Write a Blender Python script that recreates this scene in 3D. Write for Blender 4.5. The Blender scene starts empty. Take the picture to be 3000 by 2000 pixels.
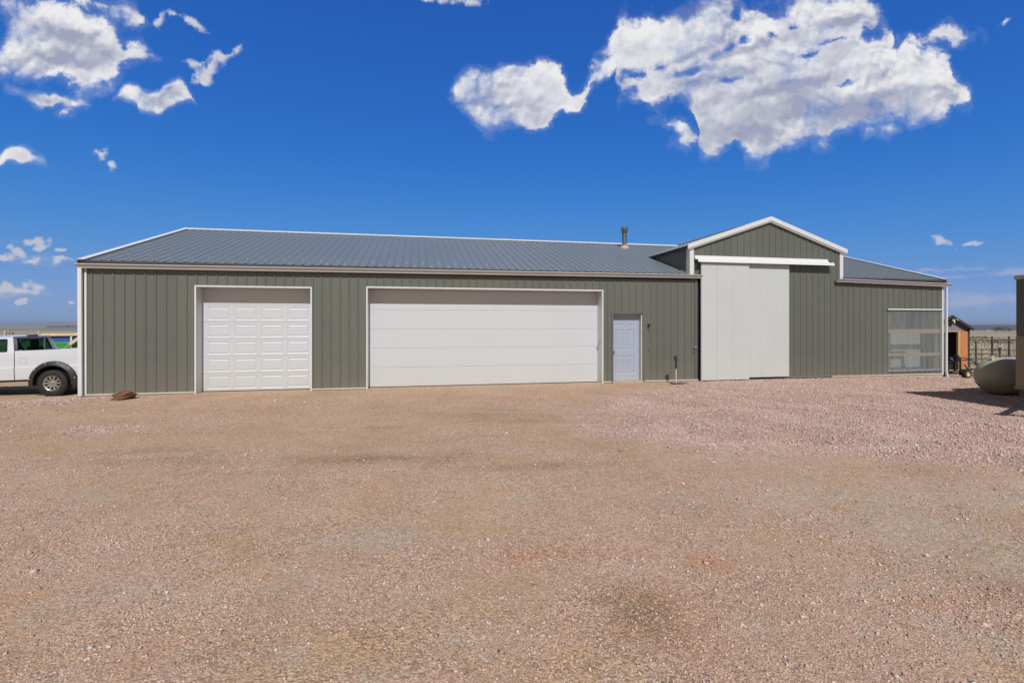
import bpy, bmesh, math, random
import numpy as np
from mathutils import Vector, Matrix

sc = bpy.context.scene
R = math.radians
random.seed(7)

# ------------------------------------------------------------------ camera
TH = 11.263                                     # the long wall is turned by this much from the picture plane
CT, ST = math.cos(R(TH)), math.sin(R(TH))
CAM = (7.714, -13.332, 1.735)
cd = bpy.data.cameras.new('camera'); cam = bpy.data.objects.new('camera', cd)
sc.collection.objects.link(cam)
cam.location = CAM; cam.rotation_euler = (R(90), 0, R(-TH))
cd.lens = 16.8; cd.sensor_width = 36; cd.shift_y = -0.01633
cd.clip_start = 0.05; cd.clip_end = 80000
sc.camera = cam

# ------------------------------------------------------------------ sun, sky, exposure
SUN_DIR = Vector((0.08, 1.0, -1.08)).normalized()          # the way the light travels
EL = math.asin(-SUN_DIR.z)
sd = bpy.data.lights.new('sun', 'SUN'); so = bpy.data.objects.new('sun', sd)
sc.collection.objects.link(so)
sd.energy = 3.8; sd.angle = R(0.5); sd.color = (1.0, 0.985, 0.955)
so.location = (0, -40, 40)
so.rotation_euler = SUN_DIR.to_track_quat('-Z', 'Y').to_euler()
sc.view_settings.view_transform = 'Standard'; sc.view_settings.look = 'None'
sc.view_settings.exposure = 0.0; sc.view_settings.gamma = 1.0
sc.cycles.use_denoising = True
sc.cycles.max_bounces = 6; sc.cycles.diffuse_bounces = 2; sc.cycles.glossy_bounces = 3
sc.cycles.transmission_bounces = 4; sc.cycles.transparent_max_bounces = 8

PXC, PYC, PF = 1500.0, 951.0, 1400.0            # cloud directions are noted as offsets from the wall-facing heading


def build_world():
    w = bpy.data.worlds.new('World'); sc.world = w; w.use_nodes = True
    w.cycles.sampling_method = 'NONE'
    nt = w.node_tree; N, L = nt.nodes, nt.links
    N.clear()
    out = N.new('ShaderNodeOutputWorld'); bg = N.new('ShaderNodeBackground')
    bg.inputs[1].default_value = 0.1
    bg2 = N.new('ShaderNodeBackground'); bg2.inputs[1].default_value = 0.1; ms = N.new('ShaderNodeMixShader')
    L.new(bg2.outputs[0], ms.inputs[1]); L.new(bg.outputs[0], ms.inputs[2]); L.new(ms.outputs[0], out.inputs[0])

    def m(op, a, b=None, c=None):
        n = N.new('ShaderNodeMath'); n.operation = op
        for i, v in enumerate((a, b, c)):
            if v is None: continue
            if isinstance(v, (int, float)): n.inputs[i].default_value = v
            else: L.new(v, n.inputs[i])
        return n.outputs[0]

    def vm(op, a, b=None, sc_=None):
        n = N.new('ShaderNodeVectorMath'); n.operation = op
        for i, v in enumerate((a, b)):
            if v is None: continue
            if isinstance(v, tuple): n.inputs[i].default_value = v
            else: L.new(v, n.inputs[i])
        if sc_ is not None: n.inputs['Scale'].default_value = sc_
        return n.outputs['Value'] if op in ('DOT_PRODUCT', 'LENGTH') else n.outputs['Vector']

    def mr(v, a, b, c=0.0, d=1.0, mode='SMOOTHSTEP'):
        n = N.new('ShaderNodeMapRange'); n.interpolation_type = mode
        L.new(v, n.inputs[0])
        for i, x in enumerate((a, b, c, d)): n.inputs[i + 1].default_value = x
        return n.outputs[0]

    def mix(f, a, b):
        n = N.new('ShaderNodeMix'); n.data_type = 'RGBA'; n.clamp_factor = True
        L.new(f, n.inputs[0])
        for i, v in ((6, a), (7, b)):
            if isinstance(v, tuple): n.inputs[i].default_value = (*v, 1)
            else: L.new(v, n.inputs[i])
        return n.outputs[2]

    def noise(p, scale, det, rough, col=False):
        n = N.new('ShaderNodeTexNoise'); n.noise_dimensions = '2D'; n.inputs['Scale'].default_value = scale
        n.inputs['Detail'].default_value = det; n.inputs['Roughness'].default_value = rough
        L.new(p, n.inputs['Vector'])
        return n.outputs['Color'] if col else n.outputs['Fac']

    # clear sky, graded to the deep polarised blue of a dry day at altitude
    sky = N.new('ShaderNodeTexSky'); sky.sky_type = 'NISHITA'; sky.sun_disc = False
    sky.sun_elevation = EL; sky.sun_rotation = math.atan2(-SUN_DIR.x, -SUN_DIR.y)
    sky.altitude = 1300; sky.air_density = 1.0; sky.dust_density = 0.3; sky.ozone_density = 3.0
    cv = N.new('ShaderNodeRGBCurve'); mp_ = cv.mapping; mp_.use_clip = False
    for ch, pts in ((0, SKY_R), (1, SKY_G), (2, SKY_B)):
        c = mp_.curves[ch]; c.points[0].location = pts[0]; c.points[1].location = pts[-1]
        for q in pts[1:-1]: c.points.new(*q)
    mp_.update()
    L.new(vm('SCALE', sky.outputs[0], None, 0.1), cv.inputs['Color'])
    # outside the view the sky is dimmed, greyed and warmed to cut its blue fill
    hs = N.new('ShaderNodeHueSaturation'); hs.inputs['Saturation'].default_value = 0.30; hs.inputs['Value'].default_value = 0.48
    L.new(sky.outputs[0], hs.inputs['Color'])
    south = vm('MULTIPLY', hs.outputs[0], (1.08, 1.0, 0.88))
    blueN = vm('SCALE', cv.outputs[0], None, 10.0)

    tc = N.new('ShaderNodeTexCoord'); d = tc.outputs['Generated']
    r = vm('DOT_PRODUCT', d, (CT, -ST, 0.0)); f = vm('DOT_PRODUCT', d, (ST, CT, 0.0)); z = vm('DOT_PRODUCT', d, (0.0, 0.0, 1.0))
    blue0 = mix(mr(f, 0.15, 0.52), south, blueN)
    blue = mix(mr(z, 0.075, 0.0, 0.0, 0.7), blue0, (2.2, 3.55, 5.7))         # thicker air low down
    fm = m('MAXIMUM', f, 0.08)
    cx = N.new('ShaderNodeCombineXYZ'); L.new(m('DIVIDE', r, fm), cx.inputs[0]); L.new(m('DIVIDE', z, fm), cx.inputs[1])
    p0 = cx.outputs[0]
    warp = vm('SUBTRACT', noise(p0, 9.0, 6.0, 0.62, col=True), (0.5, 0.5, 0.5))
    p = vm('ADD', p0, vm('SCALE', warp, None, 0.055))
    pw = vm('ADD', p0, vm('SCALE', warp, None, 0.022))
    token = [None]

    def chain(v):
        if token[0] is None: return v
        q = N.new('ShaderNodeVectorMath'); q.operation = 'MULTIPLY_ADD'; L.new(token[0], q.inputs[0])   # keeps the evaluation in sequence (the shader stack is short)
        q.inputs[1].default_value = (1e-7, 1e-7, 1e-7); L.new(v, q.inputs[2])
        return q.outputs[0]

    def blobs(pp, rows, smooth=0.25):
        cur = None
        for (x, y, rx, ry, rot) in rows:
            mp = N.new('ShaderNodeMapping'); mp.vector_type = 'TEXTURE'
            mp.inputs['Location'].default_value = ((x - PXC) / PF, (PYC - y) / PF, 0)
            mp.inputs['Rotation'].default_value = (0, 0, R(rot))
            mp.inputs['Scale'].default_value = (rx / PF, ry / PF, 1)
            L.new(chain(pp), mp.inputs['Vector'])
            ln = vm('LENGTH', mp.outputs[0])
            cur = ln if cur is None else m('SMOOTH_MIN', cur, ln, smooth)
            token[0] = cur
        return m('SUBTRACT', 1.0, cur)

    under = []                                     # how far below its top each cloud lies: the shaded side

    def band(pp, top, bot, thick):
        """a cloud between an upper and a lower outline, both noted as (bearing, height) points"""
        x0 = min(q[0] for q in top + bot); x1 = max(q[0] for q in top + bot)
        y0 = min(q[1] for q in top + bot) - 5; y1 = max(q[1] for q in top + bot) + 5
        sep = N.new('ShaderNodeSeparateXYZ'); L.new(chain(pp), sep.inputs[0])
        t = m('MULTIPLY_ADD', sep.outputs[0], PF / (x1 - x0), (PXC - x0) / (x1 - x0))
        yy = m('MULTIPLY_ADD', sep.outputs[1], PF / (y1 - y0), (y1 - PYC) / (y1 - y0))      # 0 low .. 1 high
        o = []
        for pts in (top, bot):
            fc = N.new('ShaderNodeFloatCurve'); c = fc.mapping.curves[0]
            pts = sorted(pts); nn = [((q[0] - x0) / (x1 - x0), (y1 - q[1]) / (y1 - y0)) for q in pts]
            if nn[0][0] > 0: nn.insert(0, (0.0, nn[0][1]))
            if nn[-1][0] < 1: nn.append((1.0, nn[-1][1]))
            c.points[0].location = nn[0]; c.points[1].location = nn[-1]
            for q in nn[1:-1]: c.points.new(*q)
            for q in c.points: q.handle_type = 'AUTO_CLAMPED'
            fc.mapping.update(); L.new(t, fc.inputs['Value']); o.append(fc.outputs[0])
        k = (y1 - y0) / thick
        a = m('MULTIPLY', m('SUBTRACT', o[0], yy), k); b_ = m('MULTIPLY', m('SUBTRACT', yy, o[1]), k)
        e0 = m('MULTIPLY', t, (x1 - x0) / thick); e1 = m('MULTIPLY', m('SUBTRACT', 1.0, t), (x1 - x0) / thick)
        fld = m('MINIMUM', m('MINIMUM', a, b_), m('MINIMUM', e0, e1))
        token[0] = fld
        low = m('MULTIPLY', mr(a, 0.4, 4.2), mr(fld, -0.3, 0.5)); under.append(low); token[0] = low
        return fld

    Z7 = lambda pts: [(1300 + x * 0.7228, y * 0.7228) for x, y in pts]
    Z8 = lambda pts: [(x / 2.614, y / 2.614) for x, y in pts]
    T = 34.0
    f1 = band(p, Z7([(5, 368), (40, 320), (90, 280), (150, 258), (200, 268), (262, 250), (325, 272), (385, 245), (440, 262), (490, 318), (530, 352), (570, 325), (600, 278), (660, 245), (710, 215), (740, 205)]),
              Z7([(5, 378), (40, 412), (90, 450), (150, 505), (200, 530), (260, 515), (330, 530), (385, 515), (440, 488), (490, 462), (530, 465), (570, 430), (600, 376), (660, 340), (700, 300), (745, 215)]), 22.0)
    f2 = band(p, Z7([(636, 207), (690, 105), (730, 66), (775, 88), (830, 55), (900, 64), (960, 48), (1010, 5), (1060, -25), (1150, -45), (1215, -10), (1250, 14), (1300, 20), (1350, 46), (1400, 0), (1450, -40), (1690, -40), (1745, 5), (1778, 50), (1800, 110),
                     (1818, 172), (1850, 176), (1900, 158), (1960, 150), (2000, 190), (2045, 220), (2060, 290), (2105, 350), (2155, 398)]),
              Z7([(636, 212), (690, 262), (712, 405), (780, 412), (860, 428), (930, 418), (1000, 432), (1022, 520), (1050, 628), (1100, 645), (1150, 604), (1200, 608), (1260, 655), (1330, 640), (1370, 606), (1450, 602), (1520, 608), (1600, 562), (1680, 536),
                  (1760, 520), (1830, 500), (1900, 490), (2000, 488), (2070, 465), (2130, 438), (2155, 405)]), T)
    f3 = band(p, Z7([(1880, 175), (1970, 135), (2010, 108), (2060, 102), (2110, 124), (2160, 117), (2215, 112)]), Z7([(1880, 215), (1970, 190), (2030, 175), (2100, 165), (2150, 152), (2215, 132)]), 26.0)
    f4 = band(p, Z8([(-60, 330), (0, 290), (40, 150), (100, 45), (160, 5), (220, -30), (400, -40), (520, 10), (600, 55), (660, 92), (760, 102), (840, 150), (900, 222), (960, 280), (1040, 290), (1100, 312), (1160, 380), (1195, 428)]),
              Z8([(-60, 530), (0, 545), (80, 565), (180, 605), (330, 655), (450, 645), (560, 645), (660, 685), (760, 645), (830, 655), (880, 622), (950, 560), (1040, 480), (1100, 475), (1150, 452), (1195, 436)]), T)
    f5 = band(p, Z8([(380, -60), (700, -50), (780, -10), (880, 4), (960, 0), (1030, 22), (1080, 92), (1115, 148)]), Z8([(380, 0), (560, 45), (700, 88), (860, 146), (960, 158), (1040, 188), (1090, 172), (1115, 158)]), 30.0)
    f6 = band(pw, Z8([(30, 632), (90, 640), (200, 690), (320, 695), (470, 712), (560, 738), (640, 765), (685, 800)]), Z8([(30, 672), (120, 728), (220, 778), (260, 812), (380, 835), (470, 815), (560, 812), (640, 822), (685, 806)]), 15.0)
    f7 = band(pw, Z8([(-60, 1235), (20, 1172), (60, 1140), (130, 1125), (200, 1140), (260, 1182), (320, 1208), (352, 1250)]), Z8([(-60, 1310), (20, 1280), (60, 1250), (160, 1272), (230, 1245), (290, 1260), (352, 1278)]), 15.0)
    f8 = band(pw, Z8([(860, 740), (970, 642), (1040, 632), (1100, 672), (1200, 682), (1280, 612), (1340, 597), (1400, 632), (1440, 692), (1495, 765)]), Z8([(860, 750), (960, 776), (1040, 808), (1060, 858), (1140, 876), (1220, 888), (1300, 848), (1380, 798), (1440, 770), (1495, 792)]), 11.0)
    f6 = m('MAXIMUM', f6, m('MAXIMUM', f7, f8))
    fb = blobs(p, [(1988, 371, 50, 20, -25), (2022, 402, 40, 34, 0), (2600, 374, 46, 26, 15), (2542, 387, 26, 20, 0), (195, 322, 28, 18, 0), (20, 30, 50, 50, 20), (5, 200, 60, 24, -8)], 0.15)
    F = m('MAXIMUM', m('MAXIMUM', m('MAXIMUM', f1, f2), m('MAXIMUM', f3, f4)), m('MAXIMUM', m('MAXIMUM', f5, f6), fb))
    token[0] = F
    hol = blobs(p, [(1858, 219, 62, 20, 12), (1930, 190, 26, 16, 10), (2022, 211, 42, 12, 15), (2128, 140, 50, 14, 28), (2175, 116, 26, 10, 20), (2160, 36, 16, 22, 0), (2270, 101, 26, 8, 0), (2320, 83, 20, 10, 10),
                   (2370, 155, 30, 7, 10), (2455, 118, 40, 8, 12), (2555, 95, 46, 34, -20), (1800, 262, 26, 18, 20), (2140, 235, 30, 8, 20), (2480, 240, 30, 5, 12)], 0.1)
    token[0] = hol
    F = m('SUBTRACT', m('MINIMUM', F, 1.6), m('MULTIPLY', m('MAXIMUM', m('ADD', hol, 0.55), 0.0), 1.25))
    # ragged cauliflower edges and thin places
    st = vm('MULTIPLY', p0, (1.0, 1.35, 1.0))
    fbA = noise(st, 10.0, 10.0, 0.57)
    vo = N.new('ShaderNodeTexVoronoi'); vo.voronoi_dimensions = '2D'; vo.feature = 'F1'; vo.inputs['Scale'].default_value = 26.0
    vo.inputs['Detail'].default_value = 3.0; vo.inputs['Roughness'].default_value = 0.6; L.new(p, vo.inputs['Vector'])
    D = m('ADD', m('MULTIPLY_ADD', m('SUBTRACT', fbA, 0.5), 3.1, m('ADD', F, 0.16)), m('MULTIPLY', m('SUBTRACT', 0.42, vo.outputs['Distance']), 0.7))
    soft = noise(p0, 6.0, 3.0, 0.5)
    A = N.new('ShaderNodeMapRange'); A.interpolation_type = 'SMOOTHSTEP'; L.new(D, A.inputs[0]); A.inputs[1].default_value = -0.25
    L.new(mr(soft, 0.38, 0.62, 0.65, 2.1), A.inputs[2])
    Ab = m('MAXIMUM', A.outputs[0], m('MULTIPLY', mr(D, -0.95, 0.5), 0.15))      # thin vapour round the edges
    # form: high sun behind the viewer, so billow tops are white and undersides grey-lilac
    bump = m('SUBTRACT', noise(p, 17.0, 6.0, 0.55), noise(vm('ADD', p, (-0.004, 0.012, 0.0)), 17.0, 6.0, 0.55))
    bumpb = m('SUBTRACT', noise(p, 6.0, 3.0, 0.5), noise(vm('ADD', p, (-0.008, 0.032, 0.0)), 6.0, 3.0, 0.5))
    def puffs(v):
        n = N.new('ShaderNodeTexVoronoi'); n.voronoi_dimensions = '2D'; n.feature = 'SMOOTH_F1'; n.inputs['Scale'].default_value = 15.0
        n.inputs['Detail'].default_value = 2.0; n.inputs['Roughness'].default_value = 0.55; n.inputs['Smoothness'].default_value = 0.35; L.new(v, n.inputs['Vector'])
        return n.outputs['Distance']
    token[0] = Ab
    relief = m('SUBTRACT', puffs(vm('ADD', chain(p), (-0.003, 0.010, 0.0))), puffs(chain(p)))      # rounded heads, lit from above
    token[0] = relief
    sh = blobs(p, [(2540, 305, 260, 40, 11), (2220, 385, 200, 52, 8), (2330, 252, 190, 18, 10), (2090, 232, 130, 14, 14), (1480, 318, 130, 38, 0), (2010, 160, 90, 14, 20),
                   (190, 110, 170, 36, -20), (230, 180, 120, 26, -14), (2230, 128, 120, 16, 14), (2480, 62, 120, 16, 10), (2350, 330, 60, 60, 0), (110, 285, 90, 14, -10)], 0.35)
    token[0] = sh
    ro = N.new('ShaderNodeMapping'); ro.inputs['Rotation'].default_value = (0, 0, R(-15)); ro.inputs['Scale'].default_value = (0.45, 1.7, 1); L.new(p, ro.inputs['Vector'])
    streak = noise(ro.outputs[0], 9.0, 6.0, 0.55)                # rows of billows drawn out by the wind
    S = mr(m('MULTIPLY_ADD', m('SUBTRACT', streak, 0.5), 2.6, sh), -0.75, 1.35)
    ug = under[0]
    for q in under[1:]: ug = m('MAXIMUM', ug, q)
    S = m('MULTIPLY', m('MULTIPLY_ADD', S, 0.80, m('MULTIPLY', ug, 0.22)), mr(D, -0.2, 1.1, 0.25, 1.0))      # rims stay bright
    S = m('SUBTRACT', S, m('MULTIPLY', relief, mr(noise(chain(p0), 5.0, 3.0, 0.5), 0.42, 0.62, 0.15, 1.1)))
    S = m('SUBTRACT', S, m('MULTIPLY', bump, 1.15))
    S = m('SUBTRACT', S, m('MULTIPLY', bumpb, 1.3))
    cc = N.new('ShaderNodeValToRGB'); e = cc.color_ramp.elements
    e[0].position = 0.0; e[0].color = (8.5, 8.5, 8.6, 1)
    e[1].position = 1.0; e[1].color = (3.5, 3.75, 5.1, 1)
    k = e.new(0.30); k.color = (7.0, 7.1, 7.6, 1); k = e.new(0.62); k.color = (5.0, 5.2, 6.1, 1)
    L.new(m('ADD', S, 0.10), cc.inputs[0])
    token[0] = S
    # small clouds, the low distant ones and faint veils
    warp2 = vm('SUBTRACT', noise(chain(p0), 24.0, 5.0, 0.6, col=True), (0.5, 0.5, 0.5))
    ps = vm('ADD', p0, vm('SCALE', warp2, None, 0.024))
    Fs = blobs(ps, [(612, 196, 66, 22, 52), (668, 163, 50, 17, 32), (602, 232, 22, 30, 10), (556, 188, 32, 15, -10),
                    (467, 52, 34, 18, 60), (515, 43, 50, 14, -15), (560, 66, 50, 13, -28), 
                    (304, 452, 26, 26, -50), (325, 482, 22, 16, -20), (1369, 2, 60, 22, 0), (1248, 0, 30, 14, 0), (2945, 64, 22, 8, 35)], 0.2)
    Ds = m('ADD', m('MULTIPLY_ADD', m('SUBTRACT', noise(chain(p0), 24.0, 8.0, 0.62), 0.5), 3.4, Fs), 0.12)
    As = mr(Ds, 0.0, 1.0)
    token[0] = As
    Fl = blobs(ps, [(100, 708, 46, 11, 5), (122, 724, 30, 11, 20), (50, 738, 30, 12, -25), (15, 752, 38, 11, 0), (90, 767, 27, 13, 5), (178, 757, 34, 9, 0), (180, 731, 20, 6, 0),
                    (15, 842, 40, 14, 5), (79, 834, 16, 13, 0), (108, 842, 24, 10, -12), (62, 851, 76, 8, -3), (60, 884, 30, 7, 12), (211, 883, 8, 5, 0), (2757, 703, 30, 12, -15), (2842, 720, 36, 7, 10)], 0.2)
    Dl = m('ADD', m('MULTIPLY_ADD', m('SUBTRACT', noise(chain(p0), 52.0, 6.0, 0.6), 0.5), 2.4, Fl), 0.32)
    Al = mr(Dl, 0.0, 1.0)
    token[0] = Al
    Fv = blobs(ps, [(2760, 793, 190, 9, 4), (2840, 784, 70, 9, 3), (2960, 800, 90, 14, 5), (2800, 808, 140, 8, 0), (2900, 880, 260, 34, 3), (2760, 860, 160, 18, 0),
                    (130, 760, 160, 24, 0), (60, 860, 150, 18, 0), (2400, 830, 200, 30, 0)], 0.3)
    sv = vm('MULTIPLY', chain(p0), (0.5, 2.2, 1.0))
    Av = mr(m('MULTIPLY_ADD', m('SUBTRACT', noise(sv, 18.0, 5.0, 0.6), 0.5), 2.0, Fv), 0.0, 1.2)
    fr = m('MULTIPLY', mr(f, 0.5, 0.56), mr(z, 0.0, 0.02))
    c1 = mix(m('MULTIPLY', m('MULTIPLY', Av, 0.52), fr), blue, (4.6, 4.7, 6.2))
    c2 = mix(m('MULTIPLY', m('MULTIPLY', Al, 0.85), fr), c1, (5.7, 5.8, 6.6))
    c3 = mix(m('MULTIPLY', m('MULTIPLY', As, 0.9), fr), c2, (6.5, 6.6, 7.2))
    c4 = mix(m('MULTIPLY', m('MULTIPLY', Ab, 0.985), fr), c3, cc.outputs[0])
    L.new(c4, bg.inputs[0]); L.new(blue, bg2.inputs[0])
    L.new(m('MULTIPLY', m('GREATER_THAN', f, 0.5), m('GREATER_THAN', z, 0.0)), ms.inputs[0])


SKY_R = [(0, 0.006), (0.078, 0.0185), (0.125, 0.026), (0.23, 0.066), (0.35, 0.122), (0.55, 0.19), (0.78, 0.24), (1.0, 0.26)]
SKY_G = [(0, 0.02), (0.14, 0.111), (0.216, 0.156), (0.38, 0.245), (0.55, 0.30), (0.76, 0.34), (1.0, 0.36)]
SKY_B = [(0, 0.1), (0.27, 0.452), (0.40, 0.55), (0.63, 0.64), (0.78, 0.645), (1.0, 0.62)]
build_world()

# ------------------------------------------------------------------ helpers: materials
MAT = {}


def mat(name, color, rough=0.5, metallic=0.0, var=0.08, vscale=3.0, var2=None, bump=0.0, bscale=40.0, spec=0.5, extra=None):
    """a painted or natural surface: base colour broken up by two scales of noise, and a little bump"""
    if name in MAT: return MAT[name]
    m = bpy.data.materials.new(name); m.use_nodes = True; nt = m.node_tree; N, L = nt.nodes, nt.links
    b = N['Principled BSDF']; b.inputs['Roughness'].default_value = rough; b.inputs['Metallic'].default_value = metallic
    b.inputs['Specular IOR Level'].default_value = spec
    tc = N.new('ShaderNodeTexCoord')
    n1 = N.new('ShaderNodeTexNoise'); n1.inputs['Scale'].default_value = vscale; n1.inputs['Detail'].default_value = 6; n1.inputs['Roughness'].default_value = 0.6
    L.new(tc.outputs['Object'], n1.inputs['Vector'])
    ramp = N.new('ShaderNodeValToRGB'); e = ramp.color_ramp.elements
    e[0].position = 0.3; e[1].position = 0.7
    lo = tuple(c * (1 - var) for c in color); hi = tuple(min(1, c * (1 + var)) for c in color)
    if var2: lo = var2
    e[0].color = (*lo, 1); e[1].color = (*hi, 1)
    L.new(n1.outputs['Fac'], ramp.inputs[0]); L.new(ramp.outputs[0], b.inputs['Base Color'])
    if bump:
        n2 = N.new('ShaderNodeTexNoise'); n2.inputs['Scale'].default_value = bscale; n2.inputs['Detail'].default_value = 4
        L.new(tc.outputs['Object'], n2.inputs['Vector'])
        bp = N.new('ShaderNodeBump'); bp.inputs['Strength'].default_value = bump; bp.inputs['Distance'].default_value = 0.01
        L.new(n2.outputs['Fac'], bp.inputs['Height']); L.new(bp.outputs[0], b.inputs['Normal'])
    if extra: extra(nt, b, tc, ramp)
    MAT[name] = m
    return m


def dirty_base(height, color, amount=0.7):
    """dust splashed on the lowest part of a wall or door: patchy, fading out upwards over its height"""
    def f(nt, b, tc, ramp):
        N, L = nt.nodes, nt.links
        sep = N.new('ShaderNodeSeparateXYZ'); L.new(tc.outputs['Object'], sep.inputs[0])
        mrn = N.new('ShaderNodeMapRange'); mrn.inputs[1].default_value = height; mrn.inputs[2].default_value = 0.0
        mrn.inputs[3].default_value = 0.0; mrn.inputs[4].default_value = amount
        L.new(sep.outputs[2], mrn.inputs[0])
        n = N.new('ShaderNodeTexNoise'); n.inputs['Scale'].default_value = 2.3; n.inputs['Detail'].default_value = 7
        mp = N.new('ShaderNodeMapping'); mp.inputs['Scale'].default_value = (1, 1, 0.35); L.new(tc.outputs['Object'], mp.inputs[0]); L.new(mp.outputs[0], n.inputs['Vector'])
        mu = N.new('ShaderNodeMath'); mu.operation = 'MULTIPLY'; L.new(mrn.outputs[0], mu.inputs[0]); L.new(n.outputs['Fac'], mu.inputs[1])
        mx = N.new('ShaderNodeMix'); mx.data_type = 'RGBA'
        L.new(mu.outputs[0], mx.inputs[0]); L.new(ramp.outputs[0], mx.inputs[6]); mx.inputs[7].default_value = (*color, 1)
        L.new(mx.outputs[2], b.inputs['Base Color'])
    return f


def wall_extra(nt, b, tc, ramp):
    dirty_base(0.8, (0.22, 0.175, 0.14), 0.75)(nt, b, tc, ramp)
    N, L = nt.nodes, nt.links
    src = b.inputs['Base Color'].links[0].from_socket
    sp = N.new('ShaderNodeSeparateXYZ'); L.new(tc.outputs['Object'], sp.inputs[0])
    fl = N.new('ShaderNodeMath'); fl.operation = 'DIVIDE'; L.new(sp.outputs[0], fl.inputs[0]); fl.inputs[1].default_value = 0.9144
    ff = N.new('ShaderNodeMath'); ff.operation = 'FLOOR'; L.new(fl.outputs[0], ff.inputs[0])
    wn = N.new('ShaderNodeTexWhiteNoise'); wn.noise_dimensions = '1D'; L.new(ff.outputs[0], wn.inputs['W'])
    mr_ = N.new('ShaderNodeMapRange'); L.new(wn.outputs['Value'], mr_.inputs[0]); mr_.inputs[3].default_value = 0.945; mr_.inputs[4].default_value = 1.055
    mm = N.new('ShaderNodeMix'); mm.data_type = 'RGBA'; mm.blend_type = 'MULTIPLY'; mm.inputs[0].default_value = 1.0
    L.new(src, mm.inputs[6]); L.new(mr_.outputs[0], mm.inputs[7]); L.new(mm.outputs[2], b.inputs['Base Color'])                     # slight oil-canning of the sheet
    n = N.new('ShaderNodeTexNoise'); n.inputs['Scale'].default_value = 1.6; n.inputs['Detail'].default_value = 2
    mp = N.new('ShaderNodeMapping'); mp.inputs['Scale'].default_value = (2.2, 1, 0.5); L.new(tc.outputs['Object'], mp.inputs[0]); L.new(mp.outputs[0], n.inputs['Vector'])
    bp = N.new('ShaderNodeBump'); bp.inputs['Strength'].default_value = 0.25; bp.inputs['Distance'].default_value = 0.02
    L.new(n.outputs['Fac'], bp.inputs['Height']); L.new(bp.outputs[0], b.inputs['Normal'])


def pinstripe(pitch):
    def f(nt, b, tc, ramp):
        dirty_base(0.8, (0.52, 0.48, 0.38), 0.5)(nt, b, tc, ramp)
        N, L = nt.nodes, nt.links
        wv = N.new('ShaderNodeTexWave'); wv.wave_type = 'BANDS'; wv.bands_direction = 'Z'; wv.wave_profile = 'TRI'
        wv.inputs['Scale'].default_value = 1.0 / pitch / 20.0 * 6.2832 / 2 / math.pi * 6.2832 / 2
        wv.inputs['Distortion'].default_value = 0
        L.new(tc.outputs['Object'], wv.inputs['Vector'])
        bp = N.new('ShaderNodeBump'); bp.inputs['Strength'].default_value = 0.12; bp.inputs['Distance'].default_value = 0.006
        L.new(wv.outputs['Fac'], bp.inputs['Height']); L.new(bp.outputs[0], b.inputs['Normal'])
    return f


M_wall = mat('green grey painted steel', (0.128, 0.134, 0.117), 0.42, var=0.03, vscale=1.2, extra=wall_extra)
M_roof = mat('slate painted steel roofing', (0.168, 0.192, 0.207), 0.38, var=0.03, vscale=0.8)
M_white = mat('white painted trim', (0.67, 0.685, 0.70), 0.4, var=0.02, extra=dirty_base(0.5, (0.55, 0.5, 0.4), 0.6))
M_gutter = mat('white aluminium gutter', (0.50, 0.485, 0.48), 0.4, var=0.04)
M_door = mat('white steel garage door', (0.56, 0.58, 0.612), 0.45, var=0.015, vscale=0.8, extra=dirty_base(0.9, (0.52, 0.48, 0.36), 0.6))
M_door2 = mat('white ribbed garage door', (0.56, 0.58, 0.612), 0.45, var=0.015, vscale=0.8, extra=pinstripe(0.05))
M_jamb = mat('cream timber jamb', (0.60, 0.56, 0.48), 0.6, var=0.05)
M_entry = mat('bluish white steel door', (0.36, 0.40, 0.50), 0.45, var=0.015, extra=dirty_base(0.55, (0.5, 0.48, 0.42), 0.9))
M_slide = mat('off white corrugated sheet', (0.545, 0.565, 0.57), 0.45, var=0.025, vscale=0.9, extra=dirty_base(1.2, (0.6, 0.56, 0.48), 0.5))
M_greytrim = mat('grey trim', (0.13, 0.13, 0.125), 0.45, var=0.04)
M_darktrim = mat('dark brown fascia', (0.03, 0.028, 0.026), 0.6, var=0.1)
M_black = mat('black rubber', (0.018, 0.018, 0.018), 0.75, var=0.2, vscale=12)
M_blackpaint = mat('black painted steel', (0.016, 0.016, 0.018), 0.35, var=0.3, vscale=8)
M_conc = mat('concrete footing', (0.42, 0.36, 0.29), 0.9, var=0.15, vscale=5)
M_galv = mat('galvanised steel', (0.42, 0.43, 0.45), 0.38, metallic=0.85, var=0.15, vscale=9)
M_wood = mat('weathered board', (0.46, 0.33, 0.22), 0.8, var=0.45, vscale=22)
M_lumber = mat('new pine lumber', (0.66, 0.50, 0.33), 0.75, var=0.12, vscale=8)
M_postwood = mat('brown post', (0.17, 0.13, 0.085), 0.85, var=0.25, vscale=10)
M_inner = mat('pale interior sheet', (0.42, 0.44, 0.45), 0.7, var=0.06)
M_chrome = mat('satin metal', (0.6, 0.58, 0.55), 0.25, metallic=1.0, var=0.05)
M_truck = mat('white car paint', (0.60, 0.62, 0.65), 0.22, var=0.01, extra=dirty_base(0.7, (0.55, 0.46, 0.38), 0.55))
M_plastic = mat('black plastic flare', (0.022, 0.022, 0.023), 0.5, var=0.1)
M_rim = mat('dull alloy', (0.50, 0.48, 0.45), 0.32, metallic=0.8, var=0.08)
M_under = mat('rusty chassis', (0.03, 0.022, 0.018), 0.8, var=0.3)
M_seat = mat('dark upholstery', (0.02, 0.02, 0.022), 0.9)
M_red = mat('red lens', (0.18, 0.012, 0.012), 0.2, var=0.05)
M_lens = mat('clear lens', (0.7, 0.7, 0.7), 0.1, var=0.02)
M_tank = mat('olive grey tank paint', (0.37, 0.34, 0.255), 0.42, var=0.10, vscale=2.2, extra=dirty_base(0.45, (0.20, 0.14, 0.07), 0.8))
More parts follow.
